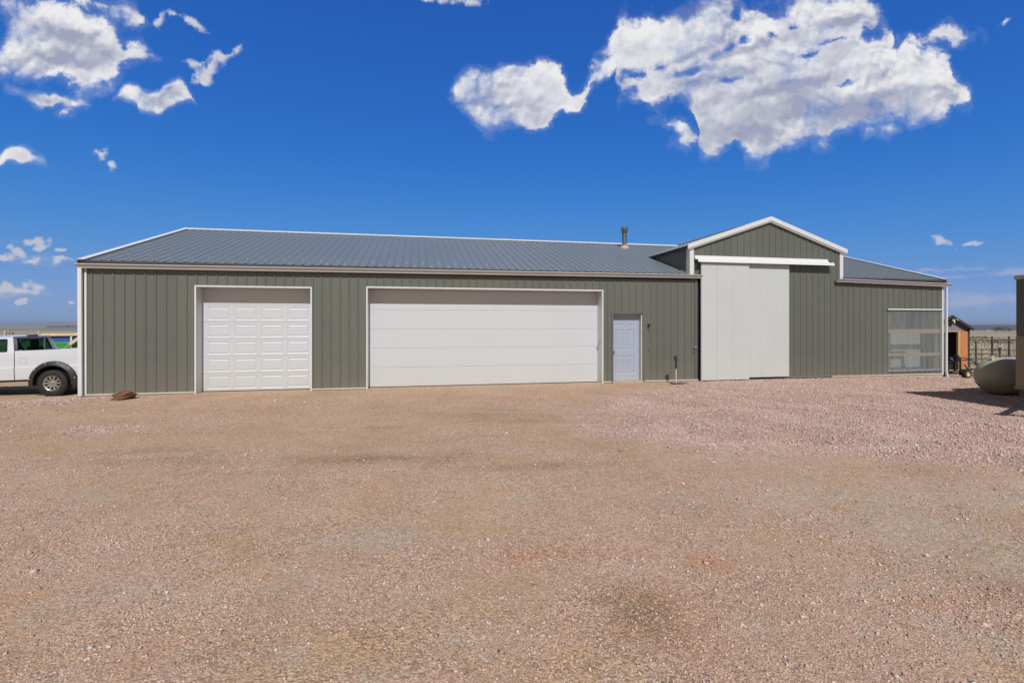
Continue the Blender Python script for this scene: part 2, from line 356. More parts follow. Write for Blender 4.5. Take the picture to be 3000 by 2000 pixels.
M_cream = mat('cream painted steel', (0.62, 0.58, 0.42), 0.5, var=0.05)
M_trailU = mat('dark brown trailer siding', (0.085, 0.075, 0.062), 0.45, var=0.05)
M_trailL = mat('tan trailer siding', (0.235, 0.175, 0.125), 0.45, var=0.05)
M_trailT = mat('grey aluminium trim', (0.36, 0.35, 0.33), 0.45, var=0.08)
M_shed = mat('grey shed siding', (0.20, 0.205, 0.215), 0.6, var=0.06)
M_shedtrim = mat('charcoal shed trim', (0.035, 0.037, 0.045), 0.6, var=0.1)
M_osb = mat('orange strand board', (0.52, 0.19, 0.07), 0.8, var=0.25, vscale=20)
M_tanboard = mat('tan board', (0.50, 0.32, 0.15), 0.8, var=0.12, vscale=9)
M_darkin = mat('dark brown interior', (0.05, 0.03, 0.017), 0.9, var=0.2)
M_rust = mat('brown pipe', (0.075, 0.048, 0.038), 0.7, var=0.3, vscale=12)
M_pipe = mat('dark grey pipe', (0.06, 0.06, 0.062), 0.6, var=0.2, vscale=12)
M_yellow = mat('pale yellow wheel hub', (0.70, 0.52, 0.20), 0.45, var=0.12, vscale=8)
M_bone = mat('bleached bone', (0.75, 0.73, 0.68), 0.7, var=0.06)
M_green = mat('green painted panel', (0.05, 0.27, 0.08), 0.5, var=0.10, vscale=4)
M_blue = mat('blue painted panel', (0.025, 0.10, 0.33), 0.5, var=0.10, vscale=4)
M_paleg = mat('pale painted post', (0.60, 0.66, 0.62), 0.6, var=0.06)
M_rock = mat('brown sandstone', (0.15, 0.072, 0.034), 0.9, var=0.45, vscale=5, bump=0.8, bscale=14)
M_bush = mat('bare grey twigs', (0.10, 0.08, 0.065), 0.9, var=0.2)
M_bluepl = mat('dark blue plastic', (0.03, 0.035, 0.075), 0.4, var=0.1)
M_sticker = mat('paper sticker', (0.6, 0.62, 0.68), 0.6, var=0.2, vscale=60)
M_guard = mat('clear polycarbonate snow guard', (0.36, 0.37, 0.37), 0.25, var=0.05)


def glass_mat(name, tint, alpha, rough=0.03):
    m = bpy.data.materials.new(name); m.use_nodes = True; nt = m.node_tree; N, L = nt.nodes, nt.links
    N.clear(); out = N.new('ShaderNodeOutputMaterial')
    tr = N.new('ShaderNodeBsdfTransparent'); tr.inputs[0].default_value = (*tint, 1)
    gl = N.new('ShaderNodeBsdfGlossy'); gl.inputs['Roughness'].default_value = rough
    lw = N.new('ShaderNodeLayerWeight'); pw = N.new('ShaderNodeMath'); pw.operation = 'POWER'; L.new(lw.outputs['Facing'], pw.inputs[0]); pw.inputs[1].default_value = 4.0
    fr = N.new('ShaderNodeMath'); fr.operation = 'MULTIPLY_ADD'; L.new(pw.outputs[0], fr.inputs[0]); fr.inputs[1].default_value = 0.75; fr.inputs[2].default_value = 0.045
    mx = N.new('ShaderNodeMixShader'); L.new(fr.outputs[0], mx.inputs[0]); L.new(tr.outputs[0], mx.inputs[1]); L.new(gl.outputs[0], mx.inputs[2])
    if alpha > 0:
        df = N.new('ShaderNodeBsdfDiffuse'); df.inputs[0].default_value = (0.36, 0.39, 0.385, 1)
        tcn = N.new('ShaderNodeTexCoord'); nn = N.new('ShaderNodeTexNoise'); nn.inputs['Scale'].default_value = 3; nn.inputs['Detail'].default_value = 5
        mp = N.new('ShaderNodeMapping'); mp.inputs['Scale'].default_value = (3.5, 1, 0.25); L.new(tcn.outputs['Object'], mp.inputs[0]); L.new(mp.outputs[0], nn.inputs['Vector'])
        mrn = N.new('ShaderNodeMapRange'); mrn.inputs[1].default_value = 0.3; mrn.inputs[2].default_value = 0.7
        mrn.inputs[3].default_value = alpha * 0.75; mrn.inputs[4].default_value = alpha * 1.25; L.new(nn.outputs['Fac'], mrn.inputs[0])
        m2 = N.new('ShaderNodeMixShader'); L.new(mrn.outputs[0], m2.inputs[0]); L.new(mx.outputs[0], m2.inputs[1]); L.new(df.outputs[0], m2.inputs[2])
        L.new(m2.outputs[0], out.inputs[0])
    else:
        L.new(mx.outputs[0], out.inputs[0])
    return m


M_glass = glass_mat('tinted car glass', (0.36, 0.42, 0.39), 0.0)
M_clear = glass_mat('clear corrugated plastic', (0.86, 0.88, 0.87), 0.36, 0.12)


# ------------------------------------------------------------------ helpers: meshes
class MB:
    def __init__(self): self.v = []; self.f = []

    def poly(self, *pts):
        i = len(self.v); self.v += [tuple(p) for p in pts]; self.f.append(list(range(i, i + len(pts))))

    def box(self, x0, x1, y0, y1, z0, z1, M=None):
        i = len(self.v)
        P = [(x, y, z) for z in (z0, z1) for y in (y0, y1) for x in (x0, x1)]
        if M is not None: P = [tuple(M @ Vector(p)) for p in P]
        self.v += P
        for q in ((0, 2, 3, 1), (4, 5, 7, 6), (0, 1, 5, 4), (2, 6, 7, 3), (0, 4, 6, 2), (1, 3, 7, 5)): self.f.append([i + k for k in q])
        return self

    def beam(self, p, q, w, h, up=(0, 0, 1)):
        """a straight bar of section w (sideways) x h (along up) from p to q"""
        p, q = Vector(p), Vector(q); a = (q - p).normalized(); s = a.cross(Vector(up)).normalized(); u = s.cross(a)
        i = len(self.v)
        for c in (p, q):
            for ds, du in ((-1, -1), (1, -1), (1, 1), (-1, 1)): self.v.append(tuple(c + s * ds * w / 2 + u * du * h / 2))
        for q4 in ((0, 1, 2, 3), (7, 6, 5, 4), (0, 4, 5, 1), (1, 5, 6, 2), (2, 6, 7, 3), (3, 7, 4, 0)): self.f.append([i + k for k in q4])
        return self

    def tube(self, pts, r, n=8, closed=True):
        pts = [Vector(p) for p in pts]; rs = r if isinstance(r, (list, tuple)) else [r] * len(pts)
        i0 = len(self.v); t0 = (pts[1] - pts[0]).normalized()
        ref = Vector((0, 0, 1)) if abs(t0.z) < 0.9 else Vector((1, 0, 0))
        s = t0.cross(ref).normalized()
        for k, p in enumerate(pts):
            t = (pts[min(k + 1, len(pts) - 1)] - pts[max(k - 1, 0)]).normalized()
            s = (s - t * s.dot(t)).normalized(); u = t.cross(s)
            for j in range(n):
                a = 2 * math.pi * j / n
                self.v.append(tuple(p + (s * math.cos(a) + u * math.sin(a)) * rs[k]))
        for k in range(len(pts) - 1):
            for j in range(n):
                a, b = i0 + k * n + j, i0 + k * n + (j + 1) % n
                self.f.append([a, b, b + n, a + n])
        if closed:
            self.f.append([i0 + j for j in reversed(range(n))]); self.f.append([i0 + (len(pts) - 1) * n + j for j in range(n)])
        return self

    def lathe(self, prof, n=24, M=None, cap=True):
        """prof: (radius, height) pairs turned about the local z axis"""
        i0 = len(self.v)
        for (r, h) in prof:
            for j in range(n):
                a = 2 * math.pi * j / n; p = Vector((r * math.cos(a), r * math.sin(a), h))
                self.v.append(tuple(M @ p if M is not None else p))
        for k in range(len(prof) - 1):
            for j in range(n):
                a, b = i0 + k * n + j, i0 + k * n + (j + 1) % n
                self.f.append([a, b, b + n, a + n])
        if cap:
            self.f.append([i0 + j for j in reversed(range(n))]); self.f.append([i0 + (len(prof) - 1) * n + j for j in range(n)])
        return self

    def prism(self, outline, fn0, fn1):
        """an outline swept between two placements given by fn0 and fn1 ((a,b) -> point)"""
        n = len(outline); i = len(self.v)
        self.v += [tuple(fn0(*p)) for p in outline] + [tuple(fn1(*p)) for p in outline]
        self.f.append(list(range(i, i + n))); self.f.append([i + n + k for k in reversed(range(n))])
        for k in range(n): self.f.append([i + k, i + n + k, i + n + (k + 1) % n, i + (k + 1) % n])
        return self

    def build(self, name, material, parent=None, smooth=False, bevel=0.0, fix=True, loc=None):
        me = bpy.data.meshes.new(name); me.from_pydata(self.v, [], self.f)
        if fix:
            bm = bmesh.new(); bm.from_mesh(me); bmesh.ops.recalc_face_normals(bm, faces=bm.faces); bm.to_mesh(me); bm.free()
        if smooth:
            me.polygons.foreach_set('use_smooth', [True] * len(me.polygons))
            me.set_sharp_from_angle(angle=R(38))
        me.materials.append(material)
        o = bpy.data.objects.new(name, me); sc.collection.objects.link(o)
        if parent is not None: o.parent = parent
        if loc is not None: o.location = loc
        if bevel:
            b = o.modifiers.new('edge', 'BEVEL'); b.width = bevel; b.segments = 2; b.limit_method = 'ANGLE'
        return o


def thing(name, label, cat, loc=(0, 0, 0), rz=0.0, group=None, ry=0.0):
    o = bpy.data.objects.new(name, None); sc.collection.objects.link(o)
    o.location = loc; o.rotation_euler = (0, ry, rz); o.empty_display_size = 0.3
    o['label'] = label; o['category'] = cat
    if group: o['group'] = group
    return o


def tag(o, label, cat, group=None, kind=None):
    o['label'] = label; o['category'] = cat
    if group: o['group'] = group
    if kind: o['kind'] = kind
    return o


def kids(o): return [c for c in bpy.data.objects if c.parent == o]


def copy_tree(o, parent=None):
    c = o.copy(); sc.collection.objects.link(c)
    if parent is not None: c.parent = parent
    for ch in kids(o): copy_tree(ch, c)
    return c


def sstep(a, b, x):
    t = np.clip((np.asarray(x, float) - a) / (b - a), 0, 1); return t * t * (3 - 2 * t)


def vnoise(x, y, seed=0):
    x = np.asarray(x, float); y = np.asarray(y, float)
    xi = np.floor(x).astype(np.int64); yi = np.floor(y).astype(np.int64); fx = x - xi; fy = y - yi
    fx = fx * fx * (3 - 2 * fx); fy = fy * fy * (3 - 2 * fy)

    def h(i, j):
        n = (i * 374761393 + j * 668265263 + seed * 1442695041) & 0x7fffffff
        n = ((n ^ (n >> 13)) * 1274126177) & 0x7fffffff
        return ((n ^ (n >> 16)) & 0xffff) / 65535.0
    return (h(xi, yi) * (1 - fx) + h(xi + 1, yi) * fx) * (1 - fy) + (h(xi, yi + 1) * (1 - fx) + h(xi + 1, yi + 1) * fx) * fy


def fbm(x, y, seed=0, o=4):
    s = 0; a = 0.5; t = 0
    for k in range(o): s = s + a * vnoise(x * 2 ** k, y * 2 ** k, seed + k); t += a; a *= 0.5
    return s / t


# ------------------------------------------------------------------ ground
GRAVEL = np.array([(15.5, 0.6), (15.5, -0.14), (13.67, -1.75), (12.48, -2.71), (11.51, -3.73), (10.77, -4.66), (11.42, -4.58), (11.6, -4.97), (10.94, -5.25),
                   (10.37, -5.97), (10.52, -6.32), (10.93, -6.53), (11.49, -6.65), (11.7, -6.78), (11.35, -6.9), (11.38, -7.3), (11.62, -7.57), (11.86, -7.79),
                   (12.4, -7.7), (12.86, -7.61), (13.16, -7.97), (13.67, -8.23), (14.23, -8.42), (14.61, -8.72), (16, -9.6), (22, -12), (40, -12), (40, -1.5), (28, -0.6), (26.2, 0.2), (25.5, 0.6)])
GR2 = np.array([(2.2, -4.52), (2.13, -3.94), (2.47, -3.72), (2.96, -3.76), (3.29, -4.3), (3.03, -4.76), (2.66, -4.91)])
GR3 = np.array([(-2.6, -0.6), (-2.4, 0.9), (-0.36, 0.5), (0.63, -0.3), (0.5, -1.08), (0.24, -1.6), (-0.38, -1.57), (-1.4, -1.4)])


def inpoly(x, y, P):
    x = np.asarray(x, float); y = np.asarray(y, float); c = np.zeros(x.shape, bool); n = len(P)
    for i in range(n):
        x0, y0 = P[i]; x1, y1 = P[(i + 1) % n]
        if y0 == y1: continue
        hit = ((y0 > y) != (y1 > y)) & (x < (x1 - x0) * (y - y0) / (y1 - y0) + x0); c ^= hit
    return c


def soft_poly(x, y, P, r=0.12):
    s = 0
    for k in range(8):
        a = k * math.pi / 4; rr = r * (1 if k % 2 else 0.5); s = s + inpoly(x + rr * math.cos(a), y + rr * math.sin(a), P)
    return s / 8.0


def ell(x, y, rows, angle=R(-TH)):
    """soft ellipses (cx, cy, rx, ry, weight) lying along the direction of travel across the yard"""
    out = np.zeros(np.shape(x)); ca, sa = math.cos(angle), math.sin(angle)
    for (cx, cy, rx, ry, w) in rows:
        dx = x - cx; dy = y - cy; a = dx * ca + dy * sa; b = -dx * sa + dy * ca
        out = np.maximum(out, w * np.exp(-((a / rx) ** 2 + (b / ry) ** 2)))
    return out


def gravel_mask(x, y):
    wx = x + (fbm(x * 1.3, y * 1.3, 11) - 0.5) * 0.9; wy = y + (fbm(x * 1.3, y * 1.3, 23) - 0.5) * 0.9
    g = np.maximum(soft_poly(wx, wy, GRAVEL, 0.55), np.maximum(0.75 * soft_poly(wx, wy, GR2, 0.3), soft_poly(wx, wy, GR3, 0.25)))
    holes = ell(x, y, [(12.6, -5.2, 1.3, 0.25, 0.6), (13.2, -6.9, 0.9, 0.25, 0.7), (17.2, -3.6, 1.4, 0.22, 0.5), (18.5, -6.6, 1.6, 0.3, 0.45)])
    return np.clip(g * (1 - holes), 0, 1)


DAMP = [(7.1, -6.92, 1.2, 0.2, 1.0), (4.3, -5.94, 0.65, 0.16, 0.7), (4.55, -6.5, 0.95, 0.18, 0.6), (8.86, -7.58, 1.05, 0.16, 0.7), (7.14, -4.93, 0.4, 0.1, 0.8),
        (9.19, -4.24, 1.4, 0.28, 0.55), (9.48, -3.74, 0.75, 0.2, 0.6), (8.97, -10.67, 0.30, 0.24, 1.3), (8.8, -10.45, 0.16, 0.12, 0.8), (9.5, -4.9, 1.0, 0.2, 0.6), (2.2, -6.9, 0.8, 0.1, 0.4), (11.5, -10.9, 0.15, 0.12, 0.6)]
RED = [(8.55, -9.9, 0.3, 0.14, 0.9), (9.68, -10.18, 0.27, 0.13, 0.9), (9.18, -9.95, 0.5, 0.05, 0.7), (9.0, -10.67, 0.4, 0.3, 0.9), (16.96, -7.16, 0.5, 0.14, 1.0), (17.6, -6.7, 0.4, 0.1, 0.8), (15.0, -0.4, 0.8, 0.25, 0.6), (14.05, -0.5, 0.6, 0.22, 0.8), (2.4, -4.6, 0.7, 0.2, 0.6), (6.2, -10.6, 0.2, 0.2, 0.4), (10.8, -10.9, 0.3, 0.15, 0.5), (5.1, -9.8, 0.3, 0.12, 0.5)]
TANP = [(6.99, -4.6, 2.6, 0.42, 1.0), (5.1, -5.51, 2.0, 0.3, 1.0), (9.36, -5.09, 1.5, 0.34, 0.9), (8.65, -11.09, 0.2, 0.07, 0.9), (3.09, -5.2, 1.6, 0.24, 0.9), (6.1, -8.5, 0.7, 0.2, 0.5), (7.34, -8.75, 0.7, 0.2, 0.5), (7.9, -10.3, 0.35, 0.25, 0.5), (8.3, -10.2, 0.3, 0.2, 0.5), (6.4, -10.2, 0.4, 0.3, 0.5), (9.9, -11.0, 0.25, 0.15, 0.5), (9.7, -6.2, 0.9, 0.3, 0.7), (11.0, -7.9, 1.0, 0.2, 0.5)]
GREY = [(12.08, -9.24, 1.1, 0.5, 0.9), (7.52, -9.29, 0.4, 0.2, 0.8), (11.85, -10.09, 0.8, 0.5, 0.9), (10.6, -8.9, 0.7, 0.3, 0.6), (13.6, -9.6, 1.2, 0.5, 0.8), (6.0, -9.9, 0.4, 0.2, 0.5), (7.2, -10.8, 0.25, 0.12, 0.6), (9.6, -10.9, 0.2, 0.15, 0.5), (4.2, -7.6, 0.6, 0.2, 0.5)]


def ground_h(x, y):
    x = np.asarray(x, float); y = np.asarray(y, float)
    h = -0.285 * sstep(-0.3, -1.7, x) * sstep(-1.2, 2.0, y)
    h = h - 0.13 * sstep(24.5, 26.8, x) * sstep(-3.5, -0.4, y) - 0.06 * sstep(23.5, 26.0, x) * sstep(-1.2, -0.1, y) * (1 - sstep(26.0, 27.0, x))
    near = 1 - sstep(20, 40, np.hypot(x - 8, y + 6))
    h = h + near * 0.02 * (fbm(x * 0.7, y * 0.7, 3) - 0.5) * sstep(-0.1, -1.2, y) + near * 0.012 * (fbm(x * 5, y * 5, 5) - 0.5) * sstep(0, -0.5, y)
    d = np.hypot(x - CAM[0], y - CAM[1])
    h = h - 21.0 * sstep(60, 1500, d) ** 1.2 + 0.5 * (fbm(x / 45, y / 45, 31) - 0.5) * sstep(35, 140, d)
    return h


def axis(lo, hi, step, far, g=1.16):
    a = list(np.arange(lo, hi + 1e-6, step)); s = step; v = hi; up = []
    while v < far: s *= g; v += s; up.append(v)
    s = step; v = lo; dn = []
    while v > -far: s *= g; v -= s; dn.append(v)
    return np.array(dn[::-1] + a + up)


def build_ground():
    X = axis(-7, 27, 0.1, 42000); Y = axis(-12.6, 0.3, 0.08, 42000)
    gx, gy = np.meshgrid(X, Y); nx, ny = len(X), len(Y)
    H = ground_h(gx, gy)
    G = gravel_mask(gx, gy); H = H + 0.022 * G * sstep(-0.05, -0.8, gy) + 0.02 * G * (fbm(gx * 2.2, gy * 2.2, 9) - 0.5) * sstep(-0.05, -0.8, gy)
    co = np.stack([gx, gy, H], -1).reshape(-1, 3)
    i = np.arange(nx * ny).reshape(ny, nx)
    q = np.stack([i[:-1, :-1], i[:-1, 1:], i[1:, 1:], i[1:, :-1]], -1).reshape(-1, 4)
    me = bpy.data.meshes.new('ground'); me.vertices.add(len(co)); me.vertices.foreach_set('co', co.ravel())
    me.loops.add(q.size); me.loops.foreach_set('vertex_index', q.ravel())
    me.polygons.add(len(q)); me.polygons.foreach_set('loop_start', np.arange(0, q.size, 4)); me.polygons.foreach_set('loop_total', np.full(len(q), 4))
    me.update(); me.validate()
    me.polygons.foreach_set('use_smooth', np.ones(len(q), bool))
    # what lies where: gravel, red soil, tan dust, damp soil / grey chips, yard versus prairie
    wx = gx + (fbm(gx * 1.5, gy * 1.5, 41) - 0.5) * 0.7; wy = gy + (fbm(gx * 1.5, gy * 1.5, 43) - 0.5) * 0.35
    a1 = me.color_attributes.new('soil', 'FLOAT_COLOR', 'POINT')
    a1.data.foreach_set('color', np.stack([G, ell(wx, wy, RED), ell(wx, wy, TANP), np.ones_like(G)], -1).ravel())
    # yard: bare dirt round the buildings, prairie beyond
    e = fbm(gx / 4, gy / 4, 51) * 5 - 2.5
    yard = (1 - sstep(27.5, 31.0, gx + e * 0.6 + np.maximum(0, -(gy + 2)) * -0.4)) * (1 - sstep(8, 13, gy + e)) * sstep(-26, -20, gx + e) * sstep(-60, -50, gy)
    yard = np.where((gx > 25.9) & (gy > -0.3), np.minimum(yard, 1 - 0.75 * sstep(-0.3, 2.0, gy + 0.3 * e)), yard)
    a2 = me.color_attributes.new('yard', 'FLOAT_COLOR', 'POINT')
    a2.data.foreach_set('color', np.stack([ell(wx, wy, DAMP), ell(wx, wy, GREY), yard, np.ones_like(G)], -1).ravel())

    m = bpy.data.materials.new('yard soil and prairie'); m.use_nodes = True; nt = m.node_tree; N, L = nt.nodes, nt.links
    b = N['Principled BSDF']; b.inputs['Roughness'].default_value = 0.95; b.inputs['Specular IOR Level'].default_value = 0.15
    tc = N.new('ShaderNodeTexCoord'); P = tc.outputs['Object']
    A = N.new('ShaderNodeVertexColor'); A.layer_name = 'soil'; sa = N.new('ShaderNodeSeparateColor'); L.new(A.outputs[0], sa.inputs[0])
    B = N.new('ShaderNodeVertexColor'); B.layer_name = 'yard'; sb = N.new('ShaderNodeSeparateColor'); L.new(B.outputs[0], sb.inputs[0])

    def mix(f, a, c, blend='MIX'):
        n = N.new('ShaderNodeMix'); n.data_type = 'RGBA'; n.blend_type = blend
        if isinstance(f, (int, float)): n.inputs[0].default_value = f
        else: L.new(f, n.inputs[0])
        for k, v in ((6, a), (7, c)):
            if isinstance(v, tuple): n.inputs[k].default_value = (*v, 1)
            else: L.new(v, n.inputs[k])
        return n.outputs[2]

    def mth(op, a, c=None, e=None):
        n = N.new('ShaderNodeMath'); n.operation = op
        for k, v in enumerate((a, c, e)):
            if v is None: continue
            if isinstance(v, (int, float)): n.inputs[k].default_value = v
            else: L.new(v, n.inputs[k])
        return n.outputs[0]

    def noise(s, det=5, ro=0.6, vec=None):
        n = N.new('ShaderNodeTexNoise'); n.inputs['Scale'].default_value = s; n.inputs['Detail'].default_value = det; n.inputs['Roughness'].default_value = ro
        L.new(vec or P, n.inputs['Vector']); return n.outputs['Fac']

    def rng(v, a, c, d=0.0, e=1.0):
        n = N.new('ShaderNodeMapRange'); n.interpolation_type = 'SMOOTHSTEP'; L.new(v, n.inputs[0])
        for k, x in enumerate((a, c, d, e)): n.inputs[k + 1].default_value = x
        return n.outputs[0]

    def voro(s, rand=1.0):
        n = N.new('ShaderNodeTexVoronoi'); n.inputs['Scale'].default_value = s; n.inputs['Randomness'].default_value = rand; L.new(P, n.inputs['Vector']); return n
    dirt = mix(rng(noise(0.9, 6, 0.65), 0.35, 0.65), (0.375, 0.245, 0.165), (0.47, 0.325, 0.25))
    dirt = mix(rng(noise(3.3, 7, 0.7), 0.4, 0.62), dirt, (0.44, 0.285, 0.222))
    dirt = mix(mth('MULTIPLY', rng(noise(1.15, 8, 0.72), 0.50, 0.66), 0.75), dirt, (0.44, 0.275, 0.165))      # orange fines
    dirt = mix(mth('MULTIPLY', rng(noise(2.1, 8, 0.72), 0.52, 0.66), 0.6), dirt, (0.40, 0.335, 0.285))       # grey screenings
    dirt = mix(mth('MULTIPLY', rng(noise(0.55, 7, 0.7), 0.53, 0.68), 0.5), dirt, (0.335, 0.225, 0.165))      # darker compacted soil
    dirt = mix(mth('MULTIPLY', sa.outputs[2], rng(noise(2.4, 6, 0.7), 0.25, 0.6, 0.35, 1.0)), dirt, (0.445, 0.305, 0.205))
    dirt = mix(mth('MULTIPLY', sa.outputs[1], rng(noise(4.0, 6, 0.7), 0.3, 0.6, 0.2, 1.0)), dirt, (0.43, 0.20, 0.115))
    dirt = mix(mth('MULTIPLY', sb.outputs[1], rng(noise(6.0, 6, 0.7), 0.4, 0.6, 0.1, 0.85)), dirt, (0.42, 0.352, 0.305))
    dirt = mix(mth('MULTIPLY', sb.outputs[0], rng(noise(3.0, 6, 0.7), 0.25, 0.65, 0.4, 1.0)), dirt, (0.25, 0.168, 0.112))
    # crushed stone: each chip its own shade
    v1 = voro(52.0); v2 = voro(75.0); v3 = voro(160.0)

    def chip(v, lo, hi):
        s = N.new('ShaderNodeSeparateColor'); L.new(v.outputs['Color'], s.inputs[0]); return rng(s.outputs[0], 0.0, 1.0, lo, hi), s
    c1, s1 = chip(v1, 0.55, 1.35); c2, s2 = chip(v2, 0.62, 1.32); c3, s3 = chip(v3, 0.72, 1.25)
    grav = mix(s1.outputs[1], (0.575, 0.39, 0.32), (0.64, 0.475, 0.41))
    grav = mix(rng(s1.outputs[2], 0.82, 0.9), grav, (0.44, 0.40, 0.37))
    grav = mix(rng(noise(0.7, 5, 0.6), 0.4, 0.65), grav, mix(0.5, grav, (0.47, 0.29, 0.24)))
    gm = N.new('ShaderNodeMix'); gm.data_type = 'RGBA'; gm.blend_type = 'MULTIPLY'; gm.inputs[0].default_value = 1.0
    L.new(grav, gm.inputs[6]); L.new(c1, gm.inputs[7])
    grav = gm.outputs[2]
    chips = mth('MULTIPLY', mth('MULTIPLY', c2, c3), rng(noise(120, 3, 0.7), 0.2, 0.8, 0.82, 1.18))
    dm = N.new('ShaderNodeMix'); dm.data_type = 'RGBA'; dm.blend_type = 'MULTIPLY'; dusty = rng(noise(1.4, 7, 0.7), 0.38, 0.62, 0.45, 1.0); L.new(dusty, dm.inputs[0])
    L.new(dirt, dm.inputs[6]); L.new(chips, dm.inputs[7]); dirt = dm.outputs[2]
    # stray pale and dark chips in the dirt
    stray = mth('MULTIPLY', rng(s2.outputs[2], 0.90, 0.93), rng(noise(1.7, 4), 0.35, 0.6))
    dirt = mix(mth('MULTIPLY', stray, 0.55), dirt, mix(rng(s2.outputs[1], 0.4, 0.6), (0.58, 0.46, 0.40), (0.27, 0.21, 0.18)))
    bright = N.new('ShaderNodeMix'); bright.data_type = 'RGBA'; bright.blend_type = 'MULTIPLY'; bright.inputs[0].default_value = 1.0
    L.new(dirt, bright.inputs[6]); bright.inputs[7].default_value = (1.10, 1.125, 1.055, 1)
    soil = mix(sa.outputs[0], bright.outputs[2], grav)
    # prairie: dry grass in bands, greener in the hollows
    mp = N.new('ShaderNodeMapping'); mp.inputs['Rotation'].default_value = (0, 0, R(-TH)); mp.inputs['Scale'].default_value = (0.0025, 0.02, 1); L.new(P, mp.inputs[0])
    band = noise(1.0, 6, 0.6, mp.outputs[0])
    gr = N.new('ShaderNodeValToRGB'); e = gr.color_ramp.elements
    e[0].position = 0.3; e[0].color = (0.22, 0.19, 0.12, 1); e[1].position = 0.66; e[1].color = (0.52, 0.455, 0.355, 1)
    k = e.new(0.45); k.color = (0.33, 0.28, 0.195, 1); k = e.new(0.56); k.color = (0.43, 0.37, 0.275, 1)
    L.new(band, gr.inputs[0])
    grass = mix(rng(noise(0.35, 6, 0.7), 0.35, 0.7), gr.outputs[0], mix(0.5, gr.outputs[0], (0.22, 0.19, 0.12)))
    grass = mix(rng(noise(9, 5, 0.75), 0.3, 0.7), mix(0.3, grass, (0.30, 0.25, 0.17)), grass)
    # far off: grazing land turns to grey-green sage flats
    ln = N.new('ShaderNodeVectorMath'); ln.operation = 'LENGTH'; L.new(P, ln.inputs[0])
    mp2 = N.new('ShaderNodeMapping'); mp2.inputs['Scale'].default_value = (0.0007, 0.0025, 1); L.new(P, mp2.inputs[0])
    far = mix(rng(noise(1.0, 5, 0.6, mp2.outputs[0]), 0.42, 0.58), (0.19, 0.18, 0.14), (0.30, 0.265, 0.21))
    grass = mix(rng(ln.outputs['Value'], 350, 1300), grass, far)
    col = mix(sb.outputs[2], grass, soil)
    L.new(col, b.inputs['Base Color'])
    hN = mth('ADD', mth('MULTIPLY', v1.outputs['Distance'], mth('MULTIPLY_ADD', sa.outputs[0], -0.035, -0.004)), mth('MULTIPLY', v2.outputs['Distance'], -0.012))
    hN = mth('ADD', hN, mth('MULTIPLY', noise(24, 6, 0.7), 0.02))
    bp = N.new('ShaderNodeBump'); bp.inputs['Strength'].default_value = 0.55; bp.inputs['Distance'].default_value = 1.0
    L.new(hN, bp.inputs['Height']); L.new(bp.outputs[0], b.inputs['Normal'])
    me.materials.append(m)
    o = bpy.data.objects.new('ground', me); sc.collection.objects.link(o); o['kind'] = 'structure'


build_ground()


def stones_mat():
    m = bpy.data.materials.new('pink and grey stone'); m.use_nodes = True; nt = m.node_tree; N, L = nt.nodes, nt.links
    b = N['Principled BSDF']; b.inputs['Roughness'].default_value = 0.9; b.inputs['Specular IOR Level'].default_value = 0.2
    g = N.new('ShaderNodeNewGeometry'); r = N.new('ShaderNodeValToRGB'); e = r.color_ramp.elements; r.color_ramp.interpolation = 'LINEAR'
    e[0].position = 0; e[0].color = (0.27, 0.19, 0.165, 1); e[1].position = 1; e[1].color = (0.60, 0.52, 0.47, 1)
    for p, c in ((0.12, (0.40, 0.26, 0.215)), (0.35, (0.46, 0.31, 0.26)), (0.6, (0.51, 0.345, 0.295)), (0.84, (0.56, 0.405, 0.355)), (0.93, (0.46, 0.43, 0.40))):
        k = e.new(p); k.color = (*c, 1)
    L.new(g.outputs['Random Per Island'], r.inputs[0])
    tc = N.new('ShaderNodeTexCoord'); n = N.new('ShaderNodeTexNoise'); n.inputs['Scale'].default_value = 60; L.new(tc.outputs['Object'], n.inputs[0])
    mx = N.new('ShaderNodeMix'); mx.data_type = 'RGBA'; mx.blend_type = 'MULTIPLY'; mx.inputs[0].default_value = 0.5
    L.new(r.outputs[0], mx.inputs[6]); L.new(n.outputs['Fac'], mx.inputs[7])
    gm = N.new('ShaderNodeMix'); gm.data_type = 'RGBA'; gm.blend_type = 'MULTIPLY'; gm.inputs[0].default_value = 1; gm.inputs[7].default_value = (1.58, 1.6, 1.58, 1)
    L.new(mx.outputs[2], gm.inputs[6]); L.new(gm.outputs[2], b.inputs['Base Color'])
    return m


